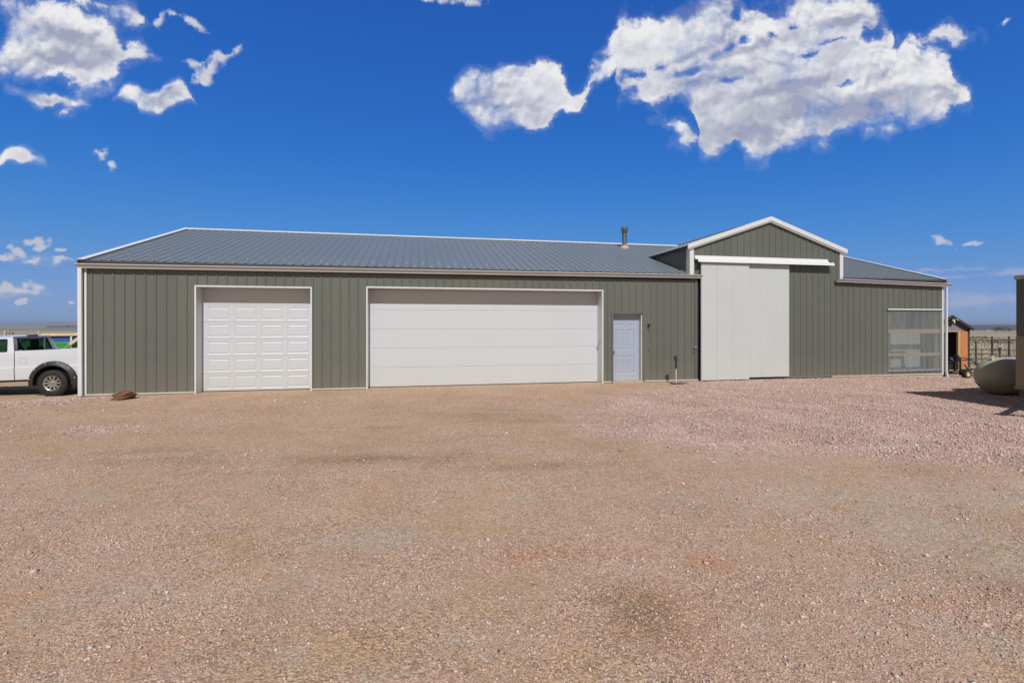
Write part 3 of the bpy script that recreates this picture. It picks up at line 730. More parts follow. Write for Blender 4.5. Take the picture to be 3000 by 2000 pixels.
def scatter(name, px, py, size, seed, material, label):
    rng = np.random.default_rng(seed); n = len(px)
    base = np.array([(1, 0, 0), (0, 1, 0), (-1, 0, 0), (0, -1, 0), (0, 0, 1), (0, 0, -1)], float)
    tri = np.array([(0, 1, 4), (1, 2, 4), (2, 3, 4), (3, 0, 4), (1, 0, 5), (2, 1, 5), (3, 2, 5), (0, 3, 5)])
    v = base[None] * (1 + 0.35 * rng.standard_normal((n, 6, 1)).clip(-1.3, 1.3)) + 0.22 * rng.standard_normal((n, 6, 3))
    v *= np.stack([rng.uniform(0.75, 1.35, n), rng.uniform(0.7, 1.1, n), rng.uniform(0.4, 0.8, n)], -1)[:, None]
    a = rng.uniform(0, 2 * np.pi, n); t = rng.uniform(-0.5, 0.5, n)
    x, y, z = v[..., 0], v[..., 1], v[..., 2]
    y, z = y * np.cos(t)[:, None] - z * np.sin(t)[:, None], y * np.sin(t)[:, None] + z * np.cos(t)[:, None]
    x, y = x * np.cos(a)[:, None] - y * np.sin(a)[:, None], x * np.sin(a)[:, None] + y * np.cos(a)[:, None]
    s = (size / 2)[:, None]
    hz = ground_h(px, py) + 0.022 * gravel_mask(px, py) * sstep(-0.05, -0.8, py)
    co = np.stack([x * s + px[:, None], y * s + py[:, None], z * s + (hz + size * 0.12)[:, None]], -1).reshape(-1, 3)
    q = (tri[None] + 6 * np.arange(n)[:, None, None]).reshape(-1, 3)
    me = bpy.data.meshes.new(name); me.vertices.add(len(co)); me.vertices.foreach_set('co', co.ravel())
    me.loops.add(q.size); me.loops.foreach_set('vertex_index', q.ravel())
    me.polygons.add(len(q)); me.polygons.foreach_set('loop_start', np.arange(0, q.size, 3)); me.polygons.foreach_set('loop_total', np.full(len(q), 3))
    me.update(); me.materials.append(material)
    o = bpy.data.objects.new(name, me); sc.collection.objects.link(o)
    return tag(o, label, 'gravel', kind='stuff')


def build_stones():
    rng = np.random.default_rng(5); M = stones_mat()
    # crushed stone of the fresh gravel
    n = 330000; x = rng.uniform(-3, 26.5, n); y = rng.uniform(-10.5, 0.2, n)
    inside = (x > CAM[0] - 0.4 - (y - CAM[1]) * 1.1) & (x < CAM[0] + 0.6 + (y - CAM[1]) * 1.75)
    keep = (rng.uniform(0, 1, n) < gravel_mask(x, y) ** 1.5) & inside & ~((x > -0.25) & (x < 25.7) & (y > -0.05))
    x, y = x[keep], y[keep]; s = rng.lognormal(math.log(0.0215), 0.40, len(x)).clip(0.009, 0.06)
    scatter('crushed_gravel', x, y, s, 1, M, 'fresh pink crushed gravel spread in front of the sliding doors and window')
    # loose pebbles over the packed dirt, denser near the viewer where they can be seen
    n = 330000; d = 2.0 + 12.5 * rng.uniform(0, 1, n) ** 1.25; u = rng.uniform(-1.13, 1.13, n)
    x = CAM[0] + d * (u * CT + ST); y = CAM[1] + d * (-u * ST + CT)
    cl = fbm(x * 1.1, y * 1.1, 71); keep = (rng.uniform(0, 1, n) < sstep(0.32, 0.72, cl) * 0.75 + 0.12) & (y < -0.15)
    keep &= rng.uniform(0, 1, n) < 1 - 0.75 * ell(x, y, TANP)
    x, y, d = x[keep], y[keep], d[keep]
    s = rng.lognormal(math.log(0.0098), 0.45, len(x)).clip(0.004, 0.05) * (0.75 + 0.05 * d)
    scatter('loose_pebbles', x, y, s, 2, M, 'loose pink and grey pebbles over the packed dirt yard')


build_stones()


# ------------------------------------------------------------------ far hills
def ridge_line(name, a0, a1, r0, r1, prof, material, base=-23.0, n=140):
    """a low range: for each bearing a front foot, a slope up to its crest and a back slope"""
    mb = MB(); rows = []
    for k in range(n + 1):
        a = a0 + (a1 - a0) * k / n
        hh = prof(a); dx, dy = math.sin(a), math.cos(a); rr = []
        for t, hz in ((0, base), (0.35, base + 0.30 * (hh - base)), (0.7, base + 0.72 * (hh - base)), (1.0, hh), (1.25, base + 0.6 * (hh - base)), (1.8, base)):
            jit = 1 + 0.03 * math.sin(a * 190 + t * 9)
            d = (r0 + (r1 - r0) * t) * jit; rr.append((CAM[0] + dx * d, CAM[1] + dy * d, hz))
        rows.append(rr)
    m_ = len(rows[0])
    for r_ in rows: mb.v += r_
    for k in range(n):
        for j in range(m_ - 1): mb.f.append([k * m_ + j, (k + 1) * m_ + j, (k + 1) * m_ + j + 1, k * m_ + j + 1])
    o = mb.build(name, material, smooth=True); o['kind'] = 'structure'
    return o


def hn(a, f, s): return float(fbm(np.array(a * f + 50), np.array(s * 1.7), s, 4))


M_hillL = mat('grey tan hill grass', (0.23, 0.215, 0.20), 0.95, var=0.18, vscale=0.004)
M_hillD = mat('dark pine and sage ridge', (0.065, 0.075, 0.085), 0.95, var=0.2, vscale=0.004)
SKYLINE = [(-200, 950.5), (0, 949.5), (40, 948), (80, 946.4), (110, 947.2), (130, 946.6), (140, 944.2), (165, 942.6), (180, 944.2), (197, 942.8), (212, 944.2), (232, 943.0), (300, 944.5), (500, 947)]


def skyline(a):
    """height of the far crest on a bearing, 7.3 km off"""
    t = a - R(TH); px = PXC + PF * math.tan(t); y = float(np.interp(px, [q[0] for q in SKYLINE], [q[1] for q in SKYLINE]))
    return CAM[2] + 7300 * math.cos(t) * (PYC - y) / PF + 1.2 * (hn(a, 90, 8) - 0.5)


M_hillS = mat('painted hill foot shade', (0.125, 0.115, 0.125), 0.95, var=0.15, vscale=0.004)  # dark tone paints in the shading along the far hill foot
ridge_line('hills', R(-46), R(-24), 5600, 7300, skyline, M_hillL, n=260)
ridge_line('hills', R(-33.0), R(-27), 4300, 5200, lambda a: -4.6 + 2.2 * hn(a, 60, 14) * float(sstep(R(-33), R(-31.5), a)), M_hillS)  # low ridge added only to carry the painted shade at the hill foot
ridge_line('hills', R(20), R(66), 2400, 6500, lambda a: 1.5 + 2.2 * hn(a, 12, 21), M_hillD)

# ------------------------------------------------------------------ the metal building
bld = thing('metal_building', 'long grey-green metal shop with white garage doors and a taller gabled barn section', 'building', (0, 0, 0))
PITCH = 0.2286
S0, SB0, SB1, S1 = -0.19, 15.94, 21.46, 25.60
BW = (SB0 + SB1) / 2 + 0.02
DEPTH, SL = 5.3, 0.336
RZ = lambda y: 3.305 + SL * y                    # main roof surface
BZ = lambda x: 4.13 + 0.335 * min(x - SB0, SB1 - x)   # top of the barn wall under its roof


def rib(s, pitch=PITCH, w=0.026, top=0.013, h=0.020):
    t = abs(s - round(s / pitch) * pitch)
    return h if t <= top else (h * (w - t) / (w - top) if t < w else 0.0)


def rib_breaks(a, b, pitch=PITCH, w=0.026, top=0.013, extra=()):
    xs = {a, b}
    for n in range(math.floor(a / pitch) - 1, math.ceil(b / pitch) + 2):
        for d in (-w, -top, top, w):
            if a < n * pitch + d < b: xs.add(n * pitch + d)
    for e in extra:
        if a < e < b: xs.add(e)
    return sorted(xs)


def ribbed_wall(mb, a, b, zlo, zhi, y, holes=(), extra=()):
    ex = list(extra) + [h[k] for h in holes for k in (0, 1)]
    xs = rib_breaks(a, b, extra=ex)
    for p, q in zip(xs[:-1], xs[1:]):
        mid = (p + q) / 2; iv = [(zlo, None)]
        for (h0, h1, g0, g1) in holes:
            if h0 < mid < h1:
                iv = ([(zlo, g0)] if g0 > zlo else []) + [(g1, None)]
        yp, yq = y - rib(p), y - rib(q)
        for (z0, z1) in iv:
            mb.poly((p, yp, z0), (q, yq, z0), (q, yq, zhi(q) if z1 is None else z1), (p, yp, zhi(p) if z1 is None else z1))


D1 = (2.28, 4.98, 0.0, 2.69); D2 = (6.42, 13.08, 0.0, 2.725); DE = (13.43, 14.37, 0.0, 2.08); DW = (23.30, 25.50, 0.17, 2.22)
mb = MB(); ribbed_wall(mb, S0, 16.12, 0.04, lambda s: 3.285, 0.0, [(D1[0], D1[1], 0.04, D1[3]), (D2[0], D2[1], 0.04, D2[3]), (DE[0], DE[1], 0.04, DE[3])])
mb.build('wall', M_wall, bld, fix=False)
mb = MB(); ribbed_wall(mb, SB1, S1, 0.04, lambda s: 3.285, 0.0, [DW])
mb.build('wall', M_wall, bld, fix=False)
# front of the barn: wall above and beside the sliding doorway
mb = MB(); ribbed_wall(mb, 16.27, SB1, 0.04, lambda s: BZ(s), 0.0, [(16.27, 19.2, 0.04, 3.70)], extra=(BW - 0.02,))
ribbed_wall(mb, SB0, 16.27, 3.262, lambda s: BZ(s), 0.001)
mb.build('gable_wall', M_wall, bld, fix=False)
# barn side walls standing above the main roof, ribs upright
for x, nm in ((SB0, -1), (SB1, 1)):
    mb = MB(); ys = rib_breaks(0.0, 3.1)
    for p, q in zip(ys[:-1], ys[1:]):
        mb.poly((x + nm * rib(p), p, RZ(p) - 0.05), (x + nm * rib(q), q, RZ(q) - 0.05), (x + nm * rib(q), q, 4.13), (x + nm * rib(p), p, 4.13))
    mb.build('side_wall', M_wall, bld, fix=False)
# end walls and back wall
for x in (S0 + 0.002, S1 - 0.002):
    mb = MB(); mb.poly((x, 0.001, 0.0), (x, 10.6, 0.0), (x, 10.6, 3.25), (x, 5.3, 5.05), (x, 0.001, 3.25)); mb.build('end_wall', M_wall, bld, fix=False)
mb = MB(); mb.poly((S0, 10.6, 0), (S1, 10.6, 0), (S1, 10.6, 3.25), (S0, 10.6, 3.25)); mb.build('back_wall', M_wall, bld, fix=False)

# main roof: ribbed sheets running up the slope, cut where the barn stands through it
ROOFN = Vector((0, -SL, 1)).normalized()
XR0, XR1 = -0.225, 25.635


def roof_pt(x, y, lift): return (x, y + ROOFN.y * lift, RZ(y) + ROOFN.z * lift)


mb = MB()
xs = rib_breaks(XR0, XR1, extra=(SB0 + 0.01, SB1 - 0.01))
for p, q in zip(xs[:-1], xs[1:]):
    mid = (p + q) / 2; y0 = 2.55 if SB0 < mid < SB1 else -0.07
    mb.poly(roof_pt(p, y0, rib(p)), roof_pt(q, y0, rib(q)), roof_pt(q, DEPTH, rib(q)), roof_pt(p, DEPTH, rib(p)))
roof = mb.build('roof', M_roof, bld, fix=False)
mb = MB(); mb.poly((XR0, DEPTH, RZ(DEPTH)), (XR1, DEPTH, RZ(DEPTH)), (XR1, 10.7, RZ(-0.1)), (XR0, 10.7, RZ(-0.1))); mb.build('roof', M_roof, bld, fix=False)
# barn roof: ribs run across, down each side
BE = 0.10
mb = MB(); ys = rib_breaks(-0.06, 10.6)
apz = BZ(BW) + 0.06
for sgn in (-1, 1):
    xe = (SB0 - BE) if sgn < 0 else (SB1 + BE); ze = 4.13 + 0.06 - 0.335 * BE
    for p, q in zip(ys[:-1], ys[1:]):
        mb.poly((xe, p, ze + rib(p)), (xe, q, ze + rib(q)), (BW, q, apz + rib(q)), (BW, p, apz + rib(p)))
roofb = mb.build('roof', M_roof, bld, fix=False)
# thickness of the barn roof edge along its eaves
for sgn in (-1, 1):
    xe = (SB0 - BE) if sgn < 0 else (SB1 + BE)
    MB().box(min(xe, xe - sgn * 0.02), max(xe, xe - sgn * 0.02), 0.0, 3.4, 4.09, 4.158).build('fascia', M_darktrim, roofb)
# ridge caps and rake trims
mb = MB()
for (ya, yb) in ((DEPTH - 0.20, DEPTH), (DEPTH, DEPTH + 0.20)):
    za = RZ(DEPTH - abs(DEPTH - ya)) + 0.045; zb = RZ(DEPTH - abs(DEPTH - yb)) + 0.045
    mb.poly((XR0 - 0.03, ya, za), (XR1 + 0.03, ya, za), (XR1 + 0.03, yb, zb), (XR0 - 0.03, yb, zb))
mb.poly((XR0 - 0.03, DEPTH - 0.2, RZ(DEPTH - 0.2) + 0.045), (XR1 + 0.03, DEPTH - 0.2, RZ(DEPTH - 0.2) + 0.045), (XR1 + 0.03, DEPTH - 0.2, RZ(DEPTH - 0.2) + 0.024), (XR0 - 0.03, DEPTH - 0.2, RZ(DEPTH - 0.2) + 0.024))
mb.build('ridge_cap', M_white, roof, fix=False)
mb = MB()
for sgn in (-1, 1): mb.poly((BW, -0.08, apz + 0.05), (BW + sgn * 0.15, -0.08, apz + 0.05 - 0.05), (BW + sgn * 0.15, 10.6, apz), (BW, 10.6, apz + 0.05))
mb.build('ridge_cap', M_white, roofb, fix=False)
for x0, x1 in ((XR0 - 0.035, XR0 + 0.13), (XR1 - 0.13, XR1 + 0.035)):
    mb = MB()
    prof = [(-0.085, 0.0), (-0.085, 0.035), (DEPTH - 0.19, 0.035), (DEPTH - 0.19, 0.0)]
    for (xa, xb, lo, hi) in ((x0, x1, 0.021, 0.036),):
        A = roof_pt(xa, -0.085, hi); Bq = roof_pt(xb, -0.085, hi); Cq = roof_pt(xb, DEPTH - 0.19, hi); Dq = roof_pt(xa, DEPTH - 0.19, hi)
        mb.poly(A, Bq, Cq, Dq)
        A2 = roof_pt(xa, -0.085, lo); B2 = roof_pt(xb, -0.085, lo); C2 = roof_pt(xb, DEPTH - 0.19, lo); D2_ = roof_pt(xa, DEPTH - 0.19, lo)
        mb.poly(A2, B2, Bq, A); mb.poly(B2, C2, Cq, Bq); mb.poly(D2_, A2, A, Dq)
    xf = x0 if x0 < 5 else x1                       # drop face on the gable end
    mb.poly((xf, -0.085, RZ(-0.085) + 0.03), (xf, DEPTH, RZ(DEPTH) + 0.03), (xf, DEPTH, RZ(DEPTH) - 0.12), (xf, -0.085, RZ(-0.085) - 0.12))
    mb.build('rake_trim', M_white, roof, fix=False)
# barn rake: a wide white fascia with a narrower strip beneath it
XL, XRr = SB0 - BE - 0.02, SB1 + BE + 0.02


def chevron(h0, h1, y0, y1, name, inset=0.0):
    zc = lambda x: apz + 0.055 - 0.335 * abs(x - BW)
    o = [(XL + inset, zc(XL + inset) - h1), (XL + inset, zc(XL + inset) - h0), (BW, zc(BW) - h0), (XRr - inset, zc(XRr - inset) - h0), (XRr - inset, zc(XRr - inset) - h1), (BW, zc(BW) - h1)]
    return MB().prism(o, lambda a, b: (a, y0, b), lambda a, b: (a, y1, b)).build(name, M_white, roofb)


chevron(0.0, 0.135, -0.105, -0.055, 'rake_fascia')
chevron(0.137, 0.178, -0.080, -0.022, 'rake_molding', 0.03)
# dark fascia between roof edge and gutter
for a, b in ((XR0 + 0.02, SB0 - 0.02), (SB1 + 0.03, XR1 - 0.02)):
    MB().box(a, b, -0.055, -0.0225, 3.10, 3.257).build('fascia', M_darktrim, bld)
    MB().box(a, b, -0.0565, -0.03, 3.259, 3.276).build('drip_edge', M_roof, bld)


def gutter(a, b, za, zb):
    """K-style gutter between x=a and x=b whose top runs from za to zb"""
    prof = [(-0.058, 0.0), (-0.058, -0.105), (-0.125, -0.105), (-0.135, -0.075), (-0.150, -0.06), (-0.168, -0.03), (-0.185, -0.02), (-0.185, 0.0), (-0.172, 0.0), (-0.172, -0.012), (-0.155, -0.028), (-0.125, -0.06), (-0.12, -0.095), (-0.066, -0.095), (-0.066, 0.0)]
    mb = MB(); n = len(prof)
    for (x, z) in ((a, za), (b, zb)): mb.v += [(x, y, z + h) for (y, h) in prof]
    for k in range(n): mb.f.append([k, (k + 1) % n, n + (k + 1) % n, n + k])
    for (x, z, o) in ((a, za, 0), (b, zb, n)): mb.f.append([o + k for k in range(0, 8)])
    return mb.build('gutter', M_gutter, bld, smooth=False)


g1 = gutter(-0.255, 16.28, 3.195, 3.262)
g2 = gutter(21.16, 25.78, 3.235, 3.145)
mb = MB().box(-0.235, -0.15, -0.125, -0.06, 2.55, 3.10); mb.beam((-0.1925, -0.0925, 2.56), (-0.182, -0.0925, 0.03), 0.085, 0.064, (0, 1, 0))
mb.build('downspout', M_white, g1, bevel=0.006)
mb = MB().box(25.595, 25.65, -0.125, -0.06, 2.2, 3.04); mb.beam((25.6225, -0.0925, 2.21), (25.62, -0.0925, 0.12), 0.055, 0.064, (0, 1, 0)); mb.beam((25.62, -0.093, 0.15), (25.635, -0.115, -0.09), 0.057, 0.066, (0, 1, 0))
mb.build('downspout', M_white, g2, bevel=0.006)
# corner trims
MB().box(S0 - 0.006, S0 + 0.043, -0.010, 0.05, 0.02, 3.24).build('corner_trim', M_greytrim, bld)
MB().box(S0 + 0.046, S0 + 0.092, -0.030, 0.05, 0.02, 3.24).build('corner_trim', M_white, bld)
MB().box(S1 - 0.065, S1 + 0.006, -0.028, 0.05, 0.0, 3.12).build('corner_trim', M_white, bld)
MB().box(SB0 - 0.022, SB0 + 0.12, -0.032, 0.16, 3.275, 4.10).build('corner_trim', M_white, bld)
MB().box(SB1 - 0.105, SB1 + 0.022, -0.032, 0.14, 3.25, 4.10).build('corner_trim', M_white, bld)
MB().box(16.10, 16.175, -0.03, 0.0, 0.02, 3.16).build('corner_trim', M_greytrim, bld)
MB().box(16.176, 16.30, 0.012, 0.06, 0.02, 3.70).build('gap_shade_strip', M_black, bld)  # black strip paints in the shadow of the gap at the sliding door's edge
# footing and base flashing
for a, b in ((S0 + 0.01, D1[0] - 0.03), (D1[1] + 0.03, D2[0] - 0.03), (D2[1] + 0.03, DE[0] - 0.06), (DE[1] + 0.06, 16.2), (19.3, S1 - 0.01)):
    MB().box(a, b, -0.012, 0.08, -0.25, 0.036).build('footing', M_conc, bld)
    MB().box(a, b, -0.034, -0.001, 0.030, 0.058).build('base_trim', M_jamb, bld)
MB().box(19.36, 21.02, -0.075, -0.036, 0.03, 0.10).build('guide_rail', M_galv, bld)
MB().box(16.2, 19.36, -0.05, 0.1, -0.1, 0.028).build('sill', M_postwood, bld)


# ---- garage doors
def opening_trim(D, depth, name='door_frame', tw=0.035, parent=None, mj=None):
    s0, s1, z0, z1 = D; mb = MB(); t = 0.026
    mb.box(s0 - tw, s0, -t, 0.03, 0.0, z1 + tw); mb.box(s1, s1 + tw, -t, 0.03, 0.0, z1 + tw); mb.box(s0, s1, -t, 0.03, z1, z1 + tw)
    o = mb.build(name, M_white, parent)
    mb = MB(); mb.box(s0 - 0.02, s0 + 0.002, 0.031, depth + 0.05, -0.02, z1); mb.box(s1 - 0.002, s1 + 0.02, 0.031, depth + 0.05, -0.02, z1); mb.box(s0 + 0.003, s1 - 0.003, 0.031, depth + 0.05, z1 - 0.002, z1 + 0.02)
    mb.build('jamb', mj or M_white, parent)
    return o


def raised(mb, x0, x1, z0, z1, y, d1=0.011, i1=0.022, i2=0.045):
    """an embossed panel: groove round a raised field, all in one skin"""
    def ring(i, dy): return [(x0 + i, y + dy, z0 + i), (x1 - i, y + dy, z0 + i), (x1 - i, y + dy, z1 - i), (x0 + i, y + dy, z1 - i)]
    rings = [ring(0, 0), ring(i1, d1), ring(i2, 0.001)]
    for a, b in zip(rings[:-1], rings[1:]):
        for k in range(4): mb.poly(a[k], a[(k + 1) % 4], b[(k + 1) % 4], b[k])
    mb.poly(*rings[-1])


def panel_skin(mb, X0, X1, Z0, Z1, panels, y):
    """flat skin with the rectangles of panels cut out and embossed"""
    xs = sorted({X0, X1} | {p[k] for p in panels for k in (0, 1)}); zs = sorted({Z0, Z1} | {p[k] for p in panels for k in (2, 3)})
    for xa, xb in zip(xs[:-1], xs[1:]):
        for za, zb in zip(zs[:-1], zs[1:]):
            mx, mz = (xa + xb) / 2, (za + zb) / 2
            if any(p[0] < mx < p[1] and p[2] < mz < p[3] for p in panels): continue
            mb.poly((xa, y, za), (xb, y, za), (xb, y, zb), (xa, y, zb))
    for p in panels: raised(mb, *p, y)


gd = thing('garage_door', None, None); del gd['label']; del gd['category']; gd.parent = bld; gd['label'] = 'white panelled garage door'
opening_trim(D1, 0.33, parent=gd)
mb = MB(); y = 0.335; x0, x1 = D1[0] + 0.003, D1[1] - 0.003
h = 0.447; zb = 0.02
pw = (x1 - x0 - 0.12) / 4
for k in range(5):
    za, zt = zb + k * h, zb + (k + 1) * h - 0.006
    pan = [(x0 + 0.06 + c * pw + 0.055, x0 + 0.06 + (c + 1) * pw - 0.055, za + 0.055, zt - 0.055) for c in range(4)]
    panel_skin(mb, x0, x1, za, zt, pan, y)
    mb.poly((x0, y, zt), (x1, y, zt), (x1, y + 0.012, zt + 0.003), (x0, y + 0.012, zt + 0.003)); mb.poly((x0, y + 0.012, zt + 0.003), (x1, y + 0.012, zt + 0.003), (x1, y, zt + 0.006), (x0, y, zt + 0.006))
mb.poly((x0, y, zb + 5 * h), (x1, y, zb + 5 * h), (x1, y, 2.72), (x0, y, 2.72))
mb.build('door_panel', M_door, gd, fix=False)
MB().box(x0, x1, 0.325, 0.36, 0.0, 0.018).build('bottom_seal', M_black, gd)

gd = thing('garage_door', None, None); del gd['label']; del gd['category']; gd.parent = bld; gd['label'] = 'extra wide white flush garage door'
opening_trim(D2, 0.35, parent=gd)
mb = MB(); y = 0.355; x0, x1 = D2[0] + 0.003, D2[1] - 0.003
h = 0.535
for k in range(6):
    za, zt = 0.02 + k * h, min(0.02 + (k + 1) * h - 0.006, 2.75)
    if za > 2.7: break
    if k == 4:                                     # the top section shows a joint where two sheets meet
        xm = x0 + (x1 - x0) * 0.53
        mb.poly((x0, y, za), (xm - 0.003, y, za), (xm - 0.003, y, zt), (x0, y, zt)); mb.poly((xm + 0.003, y, za), (x1, y, za), (x1, y, zt), (xm + 0.003, y, zt)); mb.poly((xm - 0.003, y + 0.004, za), (xm + 0.003, y + 0.004, za), (xm + 0.003, y + 0.004, zt), (xm - 0.003, y + 0.004, zt))
    else: mb.poly((x0, y, za), (x1, y, za), (x1, y, zt), (x0, y, zt))
    if k < 4: mb.poly((x0, y, zt), (x1, y, zt), (x1, y + 0.010, zt + 0.003), (x0, y + 0.010, zt + 0.003)); mb.poly((x0, y + 0.010, zt + 0.003), (x1, y + 0.010, zt + 0.003), (x1, y, zt + 0.006), (x0, y, zt + 0.006))
mb.build('door_panel', M_door2, gd, fix=False)
MB().box(x0, x1, 0.345, 0.38, 0.0, 0.018).build('bottom_seal', M_black, gd)
MB().box(D2[1] - 0.022, D2[1] - 0.002, 0.10, 0.14, 1.20, 1.33).build('keypad', M_trailT, gd)
MB().box(D2[1] - 0.03, D2[1] - 0.003, 0.343, 0.354, 0.98, 1.06).build('handle', M_galv, gd)

# ---- entry door
ed = thing('entry_door', None, None); del ed['label']; del ed['category']; ed.parent = bld
s0, s1, z0, z1 = DE
mb = MB(); mb.box(s0 - 0.045, s0, -0.028, 0.02, 0.0, z1 + 0.045); mb.box(s1, s1 + 0.06, -0.028, 0.02, 0.0, z1 + 0.045); mb.box(s0, s1, -0.028, 0.02, z1, z1 + 0.045); mb.build('door_trim', M_greytrim, ed)
mb = MB(); mb.box(s0 - 0.02, s0 + 0.02, 0.021, 0.2, 0.0, z1); mb.box(s1 - 0.03, s1 + 0.02, 0.021, 0.2, 0.0, z1); mb.box(s0 + 0.02, s1 - 0.03, 0.021, 0.2, z1 - 0.03, z1 + 0.02); mb.build('jamb', M_jamb, ed)
a, b = s0 + 0.024, s1 - 0.034; w = b - a
cols = [(a + 0.12, a + w / 2 - 0.055), (a + w / 2 + 0.055, b - 0.12)]; rowz = [(0.26, 0.80), (0.98, 1.58), (1.70, 1.90)]
mb = MB(); panel_skin(mb, a, b, 0.06, z1 - 0.034, [(c[0], c[1], r_[0], r_[1]) for c in cols for r_ in rowz], 0.165)
mb.build('door_leaf', M_entry, ed, fix=False)
MB().box(s0 - 0.02, s1 + 0.02, -0.03, 0.19, -0.02, 0.056).build('threshold', M_conc, ed)
mb = MB(); Mk = Matrix.Translation((a + 0.06, 0.163, 0.93)) @ Matrix.Rotation(R(90), 4, 'X')
mb.lathe([(0.032, 0.0), (0.032, 0.008), (0.012, 0.012), (0.012, 0.035), (0.026, 0.045), (0.030, 0.06), (0.022, 0.072), (0.0, 0.075)], 16, Mk)
mb.build('doorknob', M_chrome, ed, smooth=True)

# ---- wall hook right of the entry door, latch by the sliding door
mb = MB(); mb.box(14.53, 14.57, -0.03, -0.018, 1.66, 1.76); mb.tube([(14.55, -0.025, 1.74), (14.55, -0.10, 1.735), (14.545, -0.17, 1.72), (14.54, -0.20, 1.745)], 0.011, 8); mb.tube([(14.55, -0.025, 1.67), (14.548, -0.08, 1.655), (14.545, -0.11, 1.68)], 0.009, 8)
mb.build('wall_hook', M_blackpaint, bld, smooth=True)
MB().box(14.54, 14.565, -0.034, -0.019, 0.97, 0.99).build('bolt', M_blackpaint, bld)
mb = MB(); mb.box(16.06, 16.10, -0.045, -0.02, 1.0, 1.06); mb.box(16.04, 16.08, -0.045, -0.02, 0.90, 0.93); mb.tube([(16.08, -0.05, 1.05), (16.14, -0.07, 1.04), (16.16, -0.07, 0.96)], 0.008, 6)
mb.build('latch', M_galv, bld)


# ---- sliding barn doors of corrugated sheet under a track hood
def corrugated(a, b, z0, z1, y, pitch=0.0677, amp=0.0065):
    mb = MB(); n = int((b - a) / pitch * 8); prev = None
    for k in range(n + 1):
        x = a + (b - a) * k / n; yy = y - amp * math.cos(2 * math.pi * x / pitch)
        if prev: mb.poly((prev[0], prev[1], z0), (x, yy, z0), (x, yy, z1), (prev[0], prev[1], z1))
        prev = (x, yy)
    return mb


sd1 = corrugated(16.24, 17.89, 0.035, 3.72, -0.145).build('sliding_door', M_slide, bld, smooth=True, fix=False)
MB().box(16.235, 17.893, -0.132, -0.105, 0.04, 3.72).build('door_core', M_slide, sd1)
sd2 = corrugated(17.80, 19.39, 0.085, 3.72, -0.085).build('sliding_door', M_slide, bld, smooth=True, fix=False)
MB().box(17.80, 19.393, -0.072, -0.045, 0.09, 3.72).build('door_core', M_slide, sd2)
for sd_, y_, z_, xs_ in ((sd1, -0.1535, 0.04, (16.78, 17.33)), (sd2, -0.0935, 0.09, (18.35, 18.90))):
    for x_ in xs_: MB().box(x_ - 0.012, x_ + 0.012, y_, y_ + 0.02, z_, 3.70).build('sheet_lap', M_slide, sd_)
prof = [(0.0, 3.865), (-0.035, 3.865), (-0.05, 3.80), (-0.10, 3.755), (-0.185, 3.735), (-0.215, 3.655), (-0.205, 3.65), (-0.175, 3.722), (-0.02, 3.722), (0.0, 3.75)]
mb = MB(); mb.prism(prof[:4] + [(-0.10, 3.742), (-0.003, 3.742)], lambda a, b: (16.08, a, b), lambda a, b: (20.88, a, b)); mb.prism([(-0.09, 3.748), (-0.185, 3.735), (-0.222, 3.645), (-0.212, 3.642), (-0.172, 3.722), (-0.05, 3.728)], lambda a, b: (16.10, a, b), lambda a, b: (20.97, a, b))
mb.build('door_track', M_white, bld)
# ---- clear corrugated window on the right: girts and posts show through
wn = thing('window', None, None); del wn['label']; del wn['category']; wn.parent = bld
s0, s1, z0, z1 = DW
corrugated(s0 - 0.02, s1 + 0.02, z0 - 0.04, z1 + 0.03, -0.018, pitch=0.0762, amp=0.007).build('pane', M_clear, wn, smooth=True, fix=False)
MB().box(s0 - 0.06, s1 + 0.05, -0.06, -0.028, z1 + 0.012, z1 + 0.055).build('window_head', M_white, wn)
MB().box(s0 - 0.04, s1 + 0.10, 0.012, 0.05, 1.44, 1.585).build('girt', M_wood, wn)
MB().box(s0 - 0.04, s1 + 0.10, 0.012, 0.05, 0.67, 0.775).build('girt', M_wood, wn)
MB().box(s0 + 0.02, s0 + 0.17, 0.06, 0.2, 0.0, 2.5).build('post', M_postwood, wn)
MB().box(s1 - 0.20, s1 - 0.02, 0.06, 0.2, 0.0, 2.5).build('post', M_postwood, wn)
MB().box(s0 - 0.02, s1 + 0.04, 0.0, 0.06, 0.10, 0.21).build('sill', M_inner, wn)
mb = MB(); mb.box(s0 - 1.5, s1 + 0.1, 0.55, 0.6, 0.0, 3.0); mb.box(s0 - 1.5, s1 + 0.1, 0.50, 0.548, 1.83, 1.90); mb.build('inner_partition', M_inner, wn)
mb = MB(); mb.box(s0 + 0.85, s1 - 0.5, 0.51, 0.545, 0.99, 1.02); mb.box(s0 + 0.17, s0 + 1.3, 0.30, 0.545, 0.80, 0.84); mb.box(s0 + 0.3, s0 + 0.36, 0.45, 0.5, 0, 0.80); mb.box(s0 + 1.2, s0 + 1.26, 0.45, 0.5, 0, 0.80)
mb.build('workbench', M_trailT, wn)

